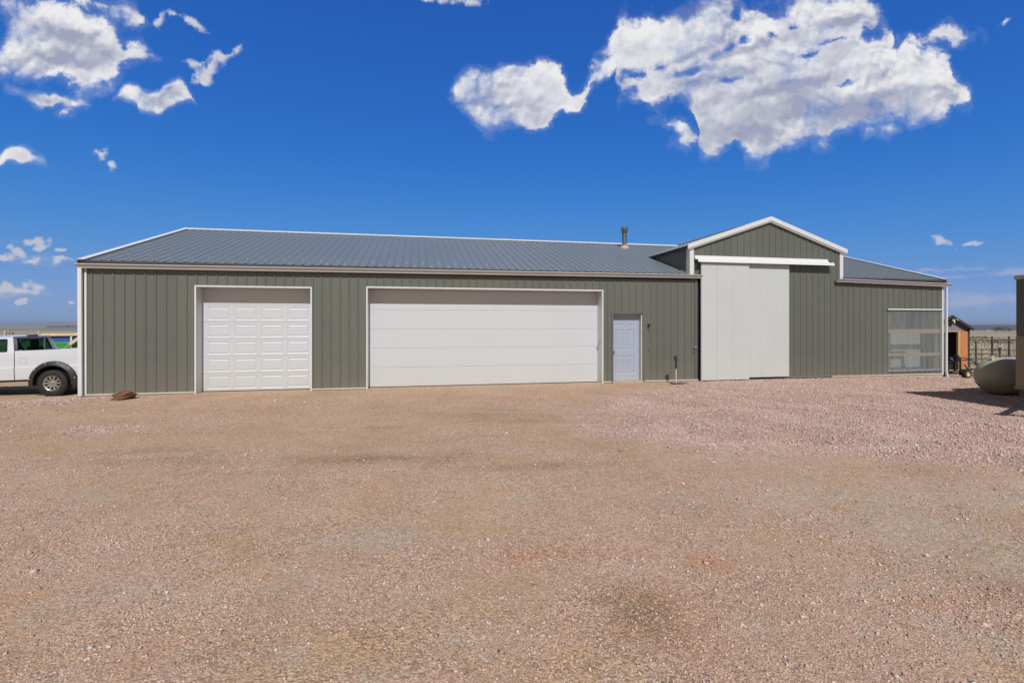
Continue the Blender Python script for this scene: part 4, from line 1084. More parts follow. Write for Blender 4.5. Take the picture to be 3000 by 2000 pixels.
# ---- stove pipe through the roof, clear snow guards in two staggered rows
cx_, cy_ = 15.80, 4.40; cz = RZ(cy_)
mb = MB(); Mc = Matrix.Translation((cx_, cy_, cz))
mb.lathe([(0.095, -0.05), (0.095, 0.66), (0.0, 0.66)], 24, Mc, cap=False)
M_dpipe = mat('weathered stove pipe', (0.20, 0.215, 0.24), 0.42, metallic=0.7, var=0.3, vscale=6)
chim = mb.build('stove_pipe', M_dpipe, roof, smooth=True)
mb = MB(); mb.lathe([(0.20, -0.07), (0.17, 0.02), (0.125, 0.06), (0.105, 0.10), (0.097, 0.10)], 24, Mc, cap=False); mb.build('pipe_flashing', M_conc, roof, smooth=True)
mb = MB(); mb.lathe([(0.092, 0.58), (0.125, 0.60), (0.13, 0.625), (0.10, 0.65), (0.10, 0.68), (0.14, 0.69), (0.145, 0.79), (0.12, 0.815), (0.0, 0.83)], 24, Mc, cap=False); mb.build('pipe_cap', M_dpipe, roof, smooth=True)
sg = MB(); sg.box(-0.022, 0.022, -0.028, 0.028, 0.0, 0.004); sg.box(-0.024, 0.024, 0.010, 0.014, 0.0, 0.045); sg.box(-0.022, -0.018, -0.025, 0.0095, 0.0045, 0.03); sg.box(0.018, 0.022, -0.025, 0.0095, 0.0045, 0.03)
sg0 = None
for k in range(0, 35):
    for row, yy in ((0, 0.10), (1, 0.46)):
        x = (2 * k + (0.5 if row else 1.5)) * PITCH
        if x > SB0 - 0.3: continue
        if sg0 is None:
            sg0 = sg.build('snow_guard', M_guard, roof); o = sg0
        else:
            o = sg0.copy(); sc.collection.objects.link(o); o.parent = roof
        o.location = roof_pt(x, yy, 0.001); o.rotation_euler = (math.atan(SL), 0, 0)

# ------------------------------------------------------------------ rock by the wall
def rock(name, label, loc, size, seed, material):
    bm = bmesh.new(); bmesh.ops.create_icosphere(bm, subdivisions=4, radius=1.0); rr = random.Random(seed)
    planes = [(Vector((rr.gauss(0, 1), rr.gauss(0, 1), rr.gauss(0, 0.8))).normalized(), rr.uniform(0.45, 0.8)) for _ in range(18)]
    for v in bm.verts:
        p = v.co.copy()
        for n, d in planes:
            t = p.dot(n)
            if t > d: p -= n * (t - d) * 0.92
        q = p * 5
        p *= 1 + 0.30 * (float(fbm(np.array(q.x * .6 + 9), np.array(q.y * .6 + q.z * 2.2), seed, 5)) - 0.5) * 2
        v.co = Vector((p.x * size[0], p.y * size[1], p.z * size[2]))
    me = bpy.data.meshes.new(name); bm.to_mesh(me); bm.free(); me.materials.append(material)
    o = bpy.data.objects.new(name, me); sc.collection.objects.link(o); o.location = loc
    return tag(o, label, 'rock')


rk = rock('rock', 'rust brown sandstone slab leaning against the grey wall left of the panelled garage door', (1.02, -0.62, 0.085), (0.33, 0.24, 0.14), 5, M_rock)
rk.rotation_euler = (R(12), R(-9), R(12))

# ------------------------------------------------------------------ stand with a round head by the wall
st = thing('pipe_stand', 'thin pipe stand with round dark head on a flat plate beside the sliding door', 'stand', (15.14, -0.58, 0.012))
mb = MB(); mb.prism([(-0.17, -0.13), (0.30, -0.15), (0.33, 0.10), (-0.12, 0.16)], lambda a, b: (a, b, 0.012), lambda a, b: (a, b, 0.032)); mb.build('base_plate', M_greytrim, st)
MB().tube([(0, 0, 0.03), (0.005, 0, 0.3), (-0.005, 0, 0.64)], 0.017, 10).build('pole', M_cream, st, smooth=True)
MB().tube([(-0.005, 0, 0.44), (-0.006, 0, 0.68)], 0.024, 10).build('sleeve', M_blackpaint, st, smooth=True)
mb = MB(); mb.lathe([(0.0, -0.03), (0.055, -0.028), (0.065, -0.01), (0.065, 0.01), (0.055, 0.028), (0.0, 0.03)], 20, Matrix.Translation((-0.01, 0, 0.75)) @ Matrix.Rotation(R(30), 4, 'Z') @ Matrix.Rotation(R(90), 4, 'X') @ Matrix.Diagonal((1, 1.25, 1, 1)), cap=False)
mb.build('head', M_bluepl, st, smooth=True)
MB().tube([(0.02, -0.01, 0.72), (0.07, -0.03, 0.72), (0.075, -0.03, 0.68)], 0.013, 8).build('handle', M_bluepl, st, smooth=True)

# ------------------------------------------------------------------ white pickup beside the left end of the building
def glazed_frame(mb, outer, inner):
    """a ring of metal between an outer outline and a window opening (same number of corners)"""
    n = len(outer)
    for k in range(n): mb.poly(outer[k], outer[(k + 1) % n], inner[(k + 1) % n], inner[k])


def inset_quad(P, i):
    c = [sum(p[k] for p in P) / len(P) for k in range(3)]
    out = []
    for k, p in enumerate(P):
        a = Vector(P[k - 1]) - Vector(p); b = Vector(P[(k + 1) % len(P)]) - Vector(p)
        out.append(tuple(Vector(p) + a.normalized() * i + b.normalized() * i))
    return out


def round_poly(P, r, n=5):
    """round the corners of a planar outline"""
    out = []
    for k, p in enumerate(P):
        p = Vector(p); a = (Vector(P[k - 1]) - p); b = (Vector(P[(k + 1) % len(P)]) - p)
        q0 = p + a.normalized() * r; q1 = p + b.normalized() * r
        for t in range(n + 1):
            t = t / n; out.append(tuple(q0 * (1 - t) ** 2 + p * 2 * t * (1 - t) + q1 * t * t))
    return out


def wheel(parent, x, y, z, side, R_=0.37, W=0.26):
    """tyre with tread blocks, alloy rim of five split spokes; side -1 shows its face towards -y"""
    M = Matrix.Translation((x, y, z)) @ Matrix.Rotation(R(90) if side < 0 else R(-90), 4, 'X')
    mb = MB(); w = W / 2
    mb.lathe([(0.205, -w + 0.01), (0.24, -w), (0.31, -w - 0.004), (R_ - 0.025, -w + 0.012), (R_ - 0.008, -w + 0.035), (R_ - 0.004, 0), (R_ - 0.008, w - 0.035), (R_ - 0.025, w - 0.012), (0.31, w + 0.004), (0.24, w), (0.205, w - 0.01), (0.205, -w + 0.01)], 48, M, cap=False)
    for k in range(36):
        for row in range(4):
            a = 2 * math.pi * (k + 0.5 * (row % 2)) / 36
            Mb = M @ Matrix.Rotation(a, 4, 'Z') @ Matrix.Translation((R_ - 0.006, 0, (row - 1.5) * W * 0.24))
            mb.box(-0.012, 0.012, -0.022, 0.022, -0.026, 0.026, Mb)
    t = mb.build('tyre', M_black, parent, smooth=True)
    mb = MB(); f = w - 0.012
    mb.lathe([(0.212, -w + 0.02), (0.205, -w + 0.05), (0.19, f - 0.09), (0.193, f - 0.02), (0.212, f), (0.215, f + 0.008), (0.204, f + 0.006), (0.185, f - 0.015), (0.176, f - 0.08)], 40, M, cap=False)
    for k in range(5):
        for d in (-1, 1):
            a = 2 * math.pi * k / 5 + 0.3
            p0 = M @ Vector((0.045 * math.cos(a + d * 0.25), 0.045 * math.sin(a + d * 0.25), f - 0.035)); p1 = M @ Vector((0.195 * math.cos(a + d * 0.30), 0.195 * math.sin(a + d * 0.30), f - 0.012))
            mb.beam(p0, p1, 0.046, 0.03, tuple(M.to_3x3() @ Vector((0, 0, 1))))
    mb.lathe([(0.075, f - 0.06), (0.072, f - 0.022), (0.05, f - 0.012), (0.034, f - 0.01), (0.03, f + 0.004), (0.0, f + 0.006)], 20, M, cap=False)
    r_ = mb.build('rim', M_rim, t, smooth=True)
    MB().lathe([(0.185, f - 0.085), (0.0, f - 0.085)], 32, M, cap=False).build('brake_disc', M_under, t)
    return t


TK = thing('pickup_truck', 'white pickup truck with black fender flares parked past the left end of the shop', 'pickup truck', (-2.38, 2.50, -0.285), 0.0, ry=R(-1.6))
WB, WD = 3.18, 1.74                       # wheelbase, width; near flank on y = 0, rear axle at x = 0


def flank(z): return 0.022 * max(0, (0.72 - z)) * 2 + (0.018 if z > 0.86 else 0.0) + 0.05 * max(0, z - 1.12) ** 1.4 * 3


def arch(x, r=0.50, zc=0.40, foot=0.50):
    d = r * r - x * x
    return max(foot, zc + math.sqrt(d)) if d > 0 else foot


def bodyside(x0, x1, zt, name, wheel_x=None, n=60, rows=12, zl=0.50, both=True, par=None):
    for yy, s in ((0, 1), (WD, -1)):
        mb = MB(); xs = [x0 + (x1 - x0) * k / n for k in range(n + 1)]; g = []
        for x in xs:
            lo = zl if wheel_x is None else arch(x - wheel_x, foot=zl)
            lev = sorted(set([lo] + [z for z in (0.6, 0.7, 0.80, 0.845, 0.862, 0.90, 1.0, 1.1, 1.18, 1.25, zt - 0.02, zt) if z > lo + 0.005]))
            while len(lev) < 13: lev.insert(1, lev[0] + (lev[1] - lev[0]) * 0.5)
            g.append([(x, yy + s * flank(z), z) for z in lev] + [(x, yy + s * (flank(zt) + 0.055), zt + 0.006)])
        for a, b in zip(g[:-1], g[1:]):
            for j in range(len(a) - 1): mb.poly(a[j], b[j], b[j + 1], a[j + 1])
        mb.build(name, M_truck, par or TK, smooth=True)


# load bed: flanks, inner box, tailgate
bodyside(-0.925, 0.98, 1.31, 'bed_side', 0.0)
mb = MB(); mb.box(-0.91, 0.96, 0.056, 0.07, 0.96, 1.30); mb.box(-0.91, 0.96, WD - 0.07, WD - 0.056, 0.96, 1.30); mb.box(-0.91, 0.96, 0.071, WD - 0.071, 0.93, 0.959); mb.box(-0.91, -0.88, 0.071, WD - 0.071, 0.751, 1.30)
mb.build('bed_liner', M_truck, TK)
tg = MB().box(0.962, 1.0, 0.06, WD - 0.06, 0.72, 1.31).build('tailgate', M_truck, TK, bevel=0.01)
MB().box(1.001, 1.02, WD / 2 - 0.1, WD / 2 + 0.1, 1.10, 1.16).build('handle', M_plastic, tg)
for y0 in (0.01, WD - 0.12): MB().box(0.985, 1.012, y0, y0 + 0.11, 0.85, 1.16).build('taillight', M_red, TK, bevel=0.006)
MB().box(1.02, 1.14, 0.02, WD - 0.02, 0.50, 0.66).build('rear_bumper', M_chrome, TK, bevel=0.02)
# cab: lower flanks with doors, roof, pillars, glass
bodyside(-2.02, -0.945, 1.265, 'door', None)
bodyside(-4.05, -2.035, 1.20, 'fender', -WB)
BELT, TOP, TUM = 1.265, 1.715, 0.14
xr0, xr1 = -0.945, -1.06                  # rear wall of the cab at belt and at roof


def side_pt(x, z, far=False):
    t = (z - BELT) / (TOP - BELT); y = flank(BELT) + 0.01 + TUM * t
    return (x, WD - y if far else y, z)


frame = MB(); glass = []; seal = MB()
for far in (False, True):
    out = [side_pt(xr0, BELT, far), side_pt(-2.25, BELT, far), side_pt(-1.72, TOP, far), side_pt(xr1, TOP, far)]
    w1 = round_poly([side_pt(-1.11, BELT + 0.02, far), side_pt(-2.06, BELT + 0.02, far), side_pt(-1.70, TOP - 0.06, far), side_pt(-1.17, TOP - 0.06, far)], 0.045)
    n = len(w1); oo = []
    for k in range(n): oo.append(out[k * 4 // n])
    for k in range(n):
        a, b = oo[k], oo[(k + 1) % n]
        if a == b: frame.poly(a, w1[(k + 1) % n], w1[k])
        else: frame.poly(a, b, w1[(k + 1) % n], w1[k])
    glass.append((w1, far))
rear = [(xr0, flank(BELT) + 0.01, BELT - 0.14), (xr0, WD - flank(BELT) - 0.01, BELT - 0.14), (xr1, WD - flank(BELT) - 0.01 - TUM, TOP), (xr1, flank(BELT) + 0.01 + TUM, TOP)]
lerp = lambda a, b, t: tuple(a[k] + (b[k] - a[k]) * t for k in range(3))


def rear_pt(u, v): return lerp(lerp(rear[0], rear[1], u), lerp(rear[3], rear[2], u), v)


rw = round_poly([rear_pt(0.075, 0.26), rear_pt(0.925, 0.26), rear_pt(0.90, 0.90), rear_pt(0.10, 0.90)], 0.05)
n = len(rw); oo = [rear[k * 4 // n] for k in range(n)]
for k in range(n):
    a, b = oo[k], oo[(k + 1) % n]
    if a == b: frame.poly(a, rw[(k + 1) % n], rw[k])
    else: frame.poly(a, b, rw[(k + 1) % n], rw[k])
ws = [(-2.30, 0.10, 1.20), (-2.30, WD - 0.10, 1.20), (-1.74, WD - 0.17, TOP + 0.0), (-1.74, 0.17, TOP + 0.0)]
wi = inset_quad(ws, 0.05); glazed_frame(frame, ws, wi)
cab = frame.build('cab', M_truck, TK, smooth=True)
# roof with a crown
mb = MB(); nx, ny = 10, 14
for i in range(nx):
    for j in range(ny):
        q = []
        for (a, b) in ((i, j), (i + 1, j), (i + 1, j + 1), (i, j + 1)):
            u, v = a / nx, b / ny; x = xr1 + 0.02 + (-1.745 - xr1) * u; yl = flank(BELT) + 0.005 + TUM - 0.006
            y = yl + (WD - 2 * yl) * v
            z = TOP - 0.004 + 0.055 * (1 - (2 * u - 1) ** 4) ** 0.8 * (1 - abs(2 * v - 1) ** 3.2)
            q.append((x, y, z))
        mb.poly(*q)
mb.build('roof', M_truck, cab, smooth=True)
rg = MB(); rg.poly(*[(p[0] - 0.012, p[1], p[2]) for p in rw]); rg.build('rear_window', M_glass, TK)
sl = MB(); glazed_frame(sl, [(p[0] + 0.004, p[1], p[2]) for p in rw], [tuple(Vector(p) * 0.935 + Vector([sum(q[k] for q in rw) / len(rw) for k in range(3)]) * 0.065 + Vector((0.004, 0, 0))) for p in rw]); sl.build('window_seal', M_black, cab)
MB().box(-1.02, -1.0, 1.05, 1.065, 1.29, 1.66).build('window_divider', M_black, cab)
for w1, far in glass:
    g = MB(); g.poly(*[(p[0], p[1] + (-0.012 if far else 0.012), p[2]) for p in w1]); g.build('side_window', M_glass, TK)
    sl = MB(); c = Vector([sum(q[k] for q in w1) / len(w1) for k in range(3)]); dy = 0.004 if far else -0.004
    glazed_frame(sl, [(p[0], p[1] + dy, p[2]) for p in w1], [tuple(Vector(p) * 0.95 + c * 0.05 + Vector((0, dy, 0))) for p in w1]); sl.build('window_seal', M_black, cab)
g = MB(); g.poly(*wi); g.build('windscreen', M_glass, TK)
MB().box(xr1 - 0.02, xr1 + 0.035, WD / 2 - 0.20, WD / 2 + 0.18, TOP - 0.012, TOP + 0.04).build('brake_light', M_red, TK, bevel=0.01)
# interior: floor tub, seats with headrests, dash, wheel
mb = MB(); mb.box(-2.2, -0.98, 0.08, WD - 0.08, 0.5, 0.56); mb.box(-2.35, -2.1, 0.1, WD - 0.1, 0.56, 1.24); mb.build('dashboard', M_seat, TK)
for yc in (0.50, WD - 0.50):
    st_ = MB(); st_.box(-1.75, -1.2, yc - 0.25, yc + 0.25, 0.56, 0.86); st_.box(-1.32, -1.16, yc - 0.25, yc + 0.25, 0.80, 1.40); seat = st_.build('seat', M_seat, TK, bevel=0.05)
    hr = MB().box(-1.30, -1.20, yc - 0.14, yc + 0.14, 1.40, 1.61).build('headrest', M_seat, seat, bevel=0.04)
    yy = flank(1.3)
mb = MB(); mb.poly((xr0 + 0.004, 0.22, 1.275), (xr0 + 0.004, 0.33, 1.275), (xr0 - 0.010, 0.33, 1.335), (xr0 - 0.010, 0.22, 1.335))
mb.v = [(p[0] - 0.012, p[1], p[2]) for p in mb.v]; mb.build('sticker', M_sticker, TK)
# bonnet, grille, front bumper and lamps
mb = MB()
for i in range(8):
    for j in range(10):
        q = []
        for (a, b) in ((i, j), (i + 1, j), (i + 1, j + 1), (i, j + 1)):
            u, v = a / 8, b / 10; x = -2.29 - 1.72 * u; y = 0.04 + (WD - 0.08) * v
            q.append((x, y, 1.20 - 0.10 * u ** 2 + 0.045 * (1 - abs(2 * v - 1) ** 3) * (1 - u ** 6)))
        mb.poly(*q)
mb.build('bonnet', M_truck, TK, smooth=True)
gr = MB().box(-4.06, -4.0, 0.05, WD - 0.05, 0.62, 1.14).build('grille', M_plastic, TK, bevel=0.02)
for y0 in (0.07, WD - 0.33): MB().box(-4.075, -4.061, y0, y0 + 0.26, 0.90, 1.08).build('headlight', M_lens, TK, bevel=0.005)
MB().box(-4.16, -4.061, 0.02, WD - 0.02, 0.48, 0.66).build('front_bumper', M_chrome, TK, bevel=0.02)
for far in (False, True):
    m_ = MB(); y0 = WD + 0.02 if far else -0.17
    m_.box(-2.12, -2.02, y0, y0 + 0.15, 1.27, 1.42); m_.build('mirror', M_plastic, TK, bevel=0.025)
# chassis, wheels, flares
mb = MB(); mb.box(-3.9, 1.0, 0.36, 0.46, 0.42, 0.54); mb.box(-3.9, 1.0, WD - 0.46, WD - 0.36, 0.42, 0.54); mb.box(-2.3, -0.75, 0.10, WD - 0.10, 0.44, 0.50); mb.box(0.5, 0.98, 0.25, WD - 0.25, 0.36, 0.60)
mb.tube([(0, 0.1, 0.37), (0, WD - 0.1, 0.37)], 0.045, 10); mb.tube([(-WB, 0.1, 0.37), (-WB, WD - 0.1, 0.37)], 0.045, 10); mb.box(-0.6, 0.6, 0.30, WD - 0.30, 0.66, 0.72); mb.lathe([(0.10, -0.10), (0.12, 0), (0.10, 0.10)], 14, Matrix.Translation((0, WD / 2, 0.37)))
mb.build('chassis', M_under, TK)
for xw in (0.0, -WB):
    for yy, sd_ in ((0.06, -1), (WD - 0.06, 1)):
        wheel(TK, xw, yy, 0.37, sd_)
        # inner wheel well and black pocket flare with pale bolts
        s = -1 if sd_ < 0 else 1; y_ = 0.0 if sd_ < 0 else WD
        mb = MB(); N_ = 28; prof = []
        for k in range(N_ + 1):
            a = math.pi * (-0.06 + 1.12 * k / N_); ca_, sa_ = math.cos(a), math.sin(a)
            ro, ri = 0.605, 0.462
            prof.append([(xw + ro * ca_, y_ + s * (-0.004), 0.40 + ro * 0.98 * sa_), (xw + (ro - 0.012) * ca_, y_ + s * 0.03, 0.40 + (ro - 0.012) * 0.98 * sa_), (xw + (ri + 0.03) * ca_, y_ + s * 0.075, 0.40 + (ri + 0.03) * sa_), (xw + ri * ca_, y_ + s * 0.07, 0.40 + ri * sa_), (xw + ri * ca_, y_ - s * 0.62, 0.40 + ri * sa_)])
        for a, b in zip(prof[:-1], prof[1:]):
            for j in range(4): mb.poly(a[j], b[j], b[j + 1], a[j + 1])
        mb.poly(*[q[-1] for q in prof])
        fl = mb.build('fender_flare', M_plastic, TK, smooth=True)
        for k in range(6):
            a = math.pi * (0.06 + 0.88 * k / 5); p = (xw + 0.565 * math.cos(a), y_ + s * 0.05, 0.40 + 0.565 * 0.98 * math.sin(a))
            MB().lathe([(0.013, 0), (0.012, 0.01), (0.0, 0.012)], 8, Matrix.Translation(p) @ Matrix.Rotation(R(90) * (1 if s < 0 else -1), 4, 'X'), cap=False).build('bolt', M_bone, fl)
mb = MB(); q = round_poly([(-0.80, flank(1.04) - 0.003, 0.955), (-0.80, flank(1.1) - 0.003, 1.115), (-0.64, flank(1.1) - 0.003, 1.115), (-0.64, flank(1.04) - 0.003, 0.955)], 0.03)
qi = [tuple(Vector(p) * 0.94 + Vector([sum(t[k] for t in q) / len(q) for k in range(3)]) * 0.06 + Vector((0, -0.001, 0))) for p in q]; glazed_frame(mb, q, qi); mb.build('fuel_door', M_trailT, TK)

# ------------------------------------------------------------------ two-tone trailer at the right edge
AX = R(6.0)
TR = thing('enclosed_trailer', 'tall two-tone brown and tan trailer at the right edge of the yard', 'trailer', (19.62, -5.82, 0.0), -AX)
# local: x to the right along its rear end, -y along its left flank towards the viewer
W_, L_, Z0_, ZM, Z1_ = 5.6, 2.5, 0.44, 1.515, 2.735


def rail_box(mb, z0, z1, o): mb.box(-o, W_ + o, -L_ - o, o, z0, z1)


mb = MB(); mb.box(0, W_, -L_, 0, Z0_ + 0.03, ZM); mb.build('lower_siding', M_trailL, TR, bevel=0.015)
mb = MB(); mb.box(0.004, W_ - 0.004, -L_ + 0.004, -0.004, ZM + 0.001, Z1_ - 0.06); mb.build('upper_siding', M_trailU, TR, bevel=0.015)
mb = MB(); rail_box(mb, Z1_ - 0.085, Z1_, 0.018); mb.build('roof', M_trailT, TR, bevel=0.012)
mb = MB(); rail_box(mb, Z0_, Z0_ + 0.05, 0.010); mb.build('floor_frame', M_trailL, TR, bevel=0.008)
for xx in (3.0, 3.9):
    MB().lathe([(0.0, -0.1), (0.24, -0.1), (0.33, -0.08), (0.345, 0), (0.33, 0.08), (0.24, 0.1), (0.16, 0.09), (0.0, 0.07)], 28, Matrix.Translation((xx, -L_ + 0.06, 0.345)) @ Matrix.Rotation(R(90), 4, 'X'), cap=False).build('wheel', M_black, TR, smooth=True)
mb = MB(); mb.beam((0.1, -0.35, 0.47), (-0.85, -0.88, 0.46), 0.06, 0.11); mb.beam((0.1, -1.65, 0.47), (-0.85, -0.92, 0.46), 0.06, 0.11); mb.box(-1.0, -0.8, -0.95, -0.85, 0.42, 0.54); mb.build('tongue', M_blackpaint, TR)
MB().tube([(-0.03, -0.42, 0.47), (-0.07, -0.44, 0.44), (-0.09, -0.45, 0.38), (-0.10, -0.44, 0.28)], 0.022, 8).build('jack', M_white, TR, smooth=True)
MB().box(-0.02, -0.002, -1.0, -0.88, 2.35, 2.42).build('marker_light', M_red, TR)

# ------------------------------------------------------------------ propane tank behind the trailer's corner
PT = thing('propane_tank', 'olive grey propane tank with round end lying in the shade of the trailer', 'propane tank', (21.74, -4.16, 0.0), R(2))
RAD = 0.462; mb = MB(); Lt = 2.9
prof = [(RAD * math.sin(R(a)), -RAD * math.cos(R(a))) for a in range(0, 91, 6)]; prof = prof + [(RAD, Lt)] + [(RAD * math.cos(R(a)), Lt + RAD * math.sin(R(a))) for a in range(6, 91, 6)]
Mt = Matrix.Translation((0, 0, 0.475)) @ Matrix.Rotation(R(90), 4, 'Y')
mb.lathe(prof, 56, Mt, cap=False); mb.build('shell', M_tank, PT, smooth=True)
mb = MB(); mb.lathe([(RAD + 0.002, 0.0), (RAD + 0.004, 0.008), (RAD + 0.002, 0.016)], 56, Mt, cap=False); mb.lathe([(RAD + 0.002, Lt), (RAD + 0.004, Lt + 0.008), (RAD + 0.002, Lt + 0.016)], 56, Mt, cap=False); mb.build('weld_seam', M_tank, PT, smooth=True)
lug = [(-0.055, 0.0), (-0.055, 0.04), (-0.035, 0.085), (0.0, 0.10), (0.035, 0.085), (0.055, 0.04), (0.055, 0.0)]
for x_ in (-0.21, Lt + 0.2):
    hz = 0.475 + math.sqrt(RAD ** 2 - 0.21 ** 2) - 0.015
    mb = MB(); lo = [(a * 1.0, b) for a, b in lug]; hole = [(0.022 * math.cos(R(t)), 0.05 + 0.022 * math.sin(R(t))) for t in range(0, 360, 30)]
    for y_ in (-0.012, 0.012):
        n = len(hole)
        oo = [(0.055 * math.cos(R(t)) * (1.0), 0.05 + (0.052 if math.sin(R(t)) > 0 else 0.055) * math.sin(R(t))) for t in range(0, 360, 30)]
        for k in range(n): mb.poly((x_ + oo[k][0], y_, hz + oo[k][1]), (x_ + oo[(k + 1) % n][0], y_, hz + oo[(k + 1) % n][1]), (x_ + hole[(k + 1) % n][0], y_, hz + hole[(k + 1) % n][1]), (x_ + hole[k][0], y_, hz + hole[k][1]))
    for k in range(n):
        a, b = oo[k], oo[(k + 1) % n]; mb.poly((x_ + a[0], -0.012, hz + a[1]), (x_ + b[0], -0.012, hz + b[1]), (x_ + b[0], 0.012, hz + b[1]), (x_ + a[0], 0.012, hz + a[1]))
        a, b = hole[k], hole[(k + 1) % n]; mb.poly((x_ + a[0], -0.012, hz + a[1]), (x_ + b[0], -0.012, hz + b[1]), (x_ + b[0], 0.012, hz + b[1]), (x_ + a[0], 0.012, hz + a[1]))
    mb.build('lifting_lug', M_cream, PT, fix=False)
mb = MB(); mb.lathe([(0.2, 0), (0.2, 0.14), (0.17, 0.2), (0.0, 0.22)], 24, Matrix.Translation((Lt / 2, 0, 0.475 + RAD - 0.03)), cap=False); mb.build('valve_dome', M_tank, PT, smooth=True)
for x_ in (0.45, Lt - 0.45):
    MB().box(x_ - 0.05, x_ + 0.05, -0.22, 0.22, -0.02, 0.06).build('foot', M_tank, PT)

# ------------------------------------------------------------------ small shed behind the right end
GZ = -0.17
SH = thing('garden_shed', 'small grey gabled shed with orange strand-board door past the right end', 'shed', (29.05, 2.35, GZ))
hw, He, Hp, Ls = 1.0, 1.74, 2.23, 2.4
mb = MB(); mb.poly((-hw, 0, He - 0.1), (hw, 0, He - 0.1), (hw, 0, He), (0, 0, Hp), (-hw, 0, He)); mb.build('gable', M_shed, SH)
mb = MB(); mb.poly((-hw, Ls, 0), (hw, Ls, 0), (hw, Ls, He), (0, Ls, Hp), (-hw, Ls, He)); mb.poly((-hw, 0.02, 0), (-hw, Ls, 0), (-hw, Ls, He), (-hw, 0.02, He)); mb.poly((hw, 0.02, 0), (hw, Ls, 0), (hw, Ls, He), (hw, 0.02, He)); mb.build('wall', M_darkin, SH)
for s in (-1, 1):
    mb = MB(); mb.prism([(s * (hw + 0.10), He - 0.05), (0.0, Hp + 0.0), (0.0, Hp + 0.05), (s * (hw + 0.10), He + 0.0)], lambda a, b: (a, -0.12, b), lambda a, b: (a, Ls + 0.1, b)); mb.build('roof', M_trailT if s < 0 else M_shedtrim, SH)
    MB().beam((s * (hw + 0.10), -0.14, He - 0.03), (0, -0.14, Hp + 0.02), 0.03, 0.10, (0, 0, 1)).build('rake_trim', M_shedtrim, SH)
    MB().beam((s * (hw - 0.02), -0.02, He - 0.10), (s * 0.04, -0.02, Hp - 0.11), 0.02, 0.05, (0, 0, 1)).build('rake_trim', M_shedtrim, SH)
    MB().box(s * hw - 0.05, s * hw + 0.05, -0.03, 0.05, 0, He - 0.02).build('corner_post', M_shedtrim, SH)
MB().box(-hw + 0.05, 0.46, -0.02, 0.06, He - 0.13, He - 0.09).build('lintel', M_tanboard, SH)
MB().box(0.44, 0.56, -0.035, 0.03, 0.03, He - 0.10).build('door_post', M_tanboard, SH)
MB().box(0.575, 0.94, -0.03, 0.02, 0.04, He - 0.10).build('door', M_osb, SH)
mb = MB(); mb.beam((-0.75, 0.5, 0.1), (0.25, 0.9, 1.5), 0.04, 0.09); mb.build('plank', M_wood, SH)
MB().box(0.18, 0.30, 0.25, 0.35, 0, He).build('post', M_darkin, SH)
# its number painted under the ridge, and a bleached antler hung above it
fc = bpy.data.curves.new('house_number', 'FONT'); fc.body = '16'; fc.size = 0.31; fc.extrude = 0.008; fc.shear = 0.3; fc.align_x = 'CENTER'; fc.offset = 0.008
fo = bpy.data.objects.new('house_number', fc); sc.collection.objects.link(fo); fo.parent = SH; fo.location = (-0.035, -0.03, He + 0.13); fo.rotation_euler = (R(90), 0, 0); fc.materials.append(M_black)
bpy.context.view_layer.update(); me_ = bpy.data.meshes.new_from_object(fo.evaluated_get(bpy.context.evaluated_depsgraph_get()))
fm_ = bpy.data.objects.new('number_plate', me_); sc.collection.objects.link(fm_); fm_.parent = SH; fm_.location = fo.location; fm_.rotation_euler = fo.rotation_euler
bpy.data.objects.remove(fo); fm_.name = 'house_number'
an = thing('antlers', 'bleached white antlers hung under the ridge of the small shed', 'antlers', (29.16, 2.24, GZ + Hp - 0.14))
an.scale = (0.6, 0.6, 0.6)
mb = MB()
for s in (-1, 1):
    mb.tube([(s * 0.02, 0, -0.02), (s * 0.10, -0.05, 0.05), (s * 0.20, -0.10, 0.02), (s * 0.30, -0.10, -0.06)], [0.02, 0.02, 0.017, 0.006], 7)
    mb.tube([(s * 0.12, -0.06, 0.05), (s * 0.14, -0.10, 0.13)], [0.014, 0.004], 6); mb.tube([(s * 0.2, -0.1, 0.02), (s * 0.24, -0.12, 0.10)], [0.012, 0.004], 6)
mb.build('antler', M_bone, an, smooth=True)
sk_ = MB().tube([(0, 0.0, 0.0), (0, -0.02, -0.06), (0, -0.04, -0.16), (0, -0.05, -0.22)], [0.03, 0.055, 0.035, 0.018], 8).build('skull', M_bone, an, smooth=True)

# ------------------------------------------------------------------ towed implement parked by the right corner
IM = thing('towed_implement', 'black steel towed implement with small yellow-hubbed wheels beside the right downspout', 'implement', (26.5, 0.05, -0.135))
mb = MB(); mb.box(-0.62, -0.06, 0.05, 0.62, 0.30, 0.52); mb.box(-0.60, -0.10, 0.10, 0.55, 0.52, 0.56); mb.build('hopper', M_blackpaint, IM, bevel=0.02)
mb = MB(); mb.box(-0.66, -0.02, 0.0, 0.04, 0.56, 0.60); mb.box(-0.66, -0.02, 0.0, 0.04, 0.22, 0.26); mb.box(-0.66, -0.62, 0.0, 0.04, 0.10, 0.66); mb.box(-0.07, -0.02, 0.0, 0.04, 0.10, 0.72); mb.box(-0.30, -0.26, 0.0, 0.04, 0.26, 0.56); mb.box(-0.60, 0.0, 0.02, 0.60, 0.14, 0.18); mb.build('frame', M_blackpaint, IM)
mb = MB(); mb.lathe([(0.07, 0), (0.075, 0.02), (0.075, 0.22), (0.03, 0.25), (0.0, 0.25)], 16, Matrix.Translation((-0.22, 0.0, 0.56)), cap=False); mb.lathe([(0.05, 0), (0.05, 0.14), (0.0, 0.15)], 12, Matrix.Translation((-0.44, 0.02, 0.60)), cap=False); mb.build('engine', M_blackpaint, IM, smooth=True)
MB().tube([(-0.45, -0.03, 0.63), (-0.52, -0.05, 0.70), (-0.58, -0.05, 0.68)], 0.018, 8).build('lever', M_galv, IM, smooth=True)
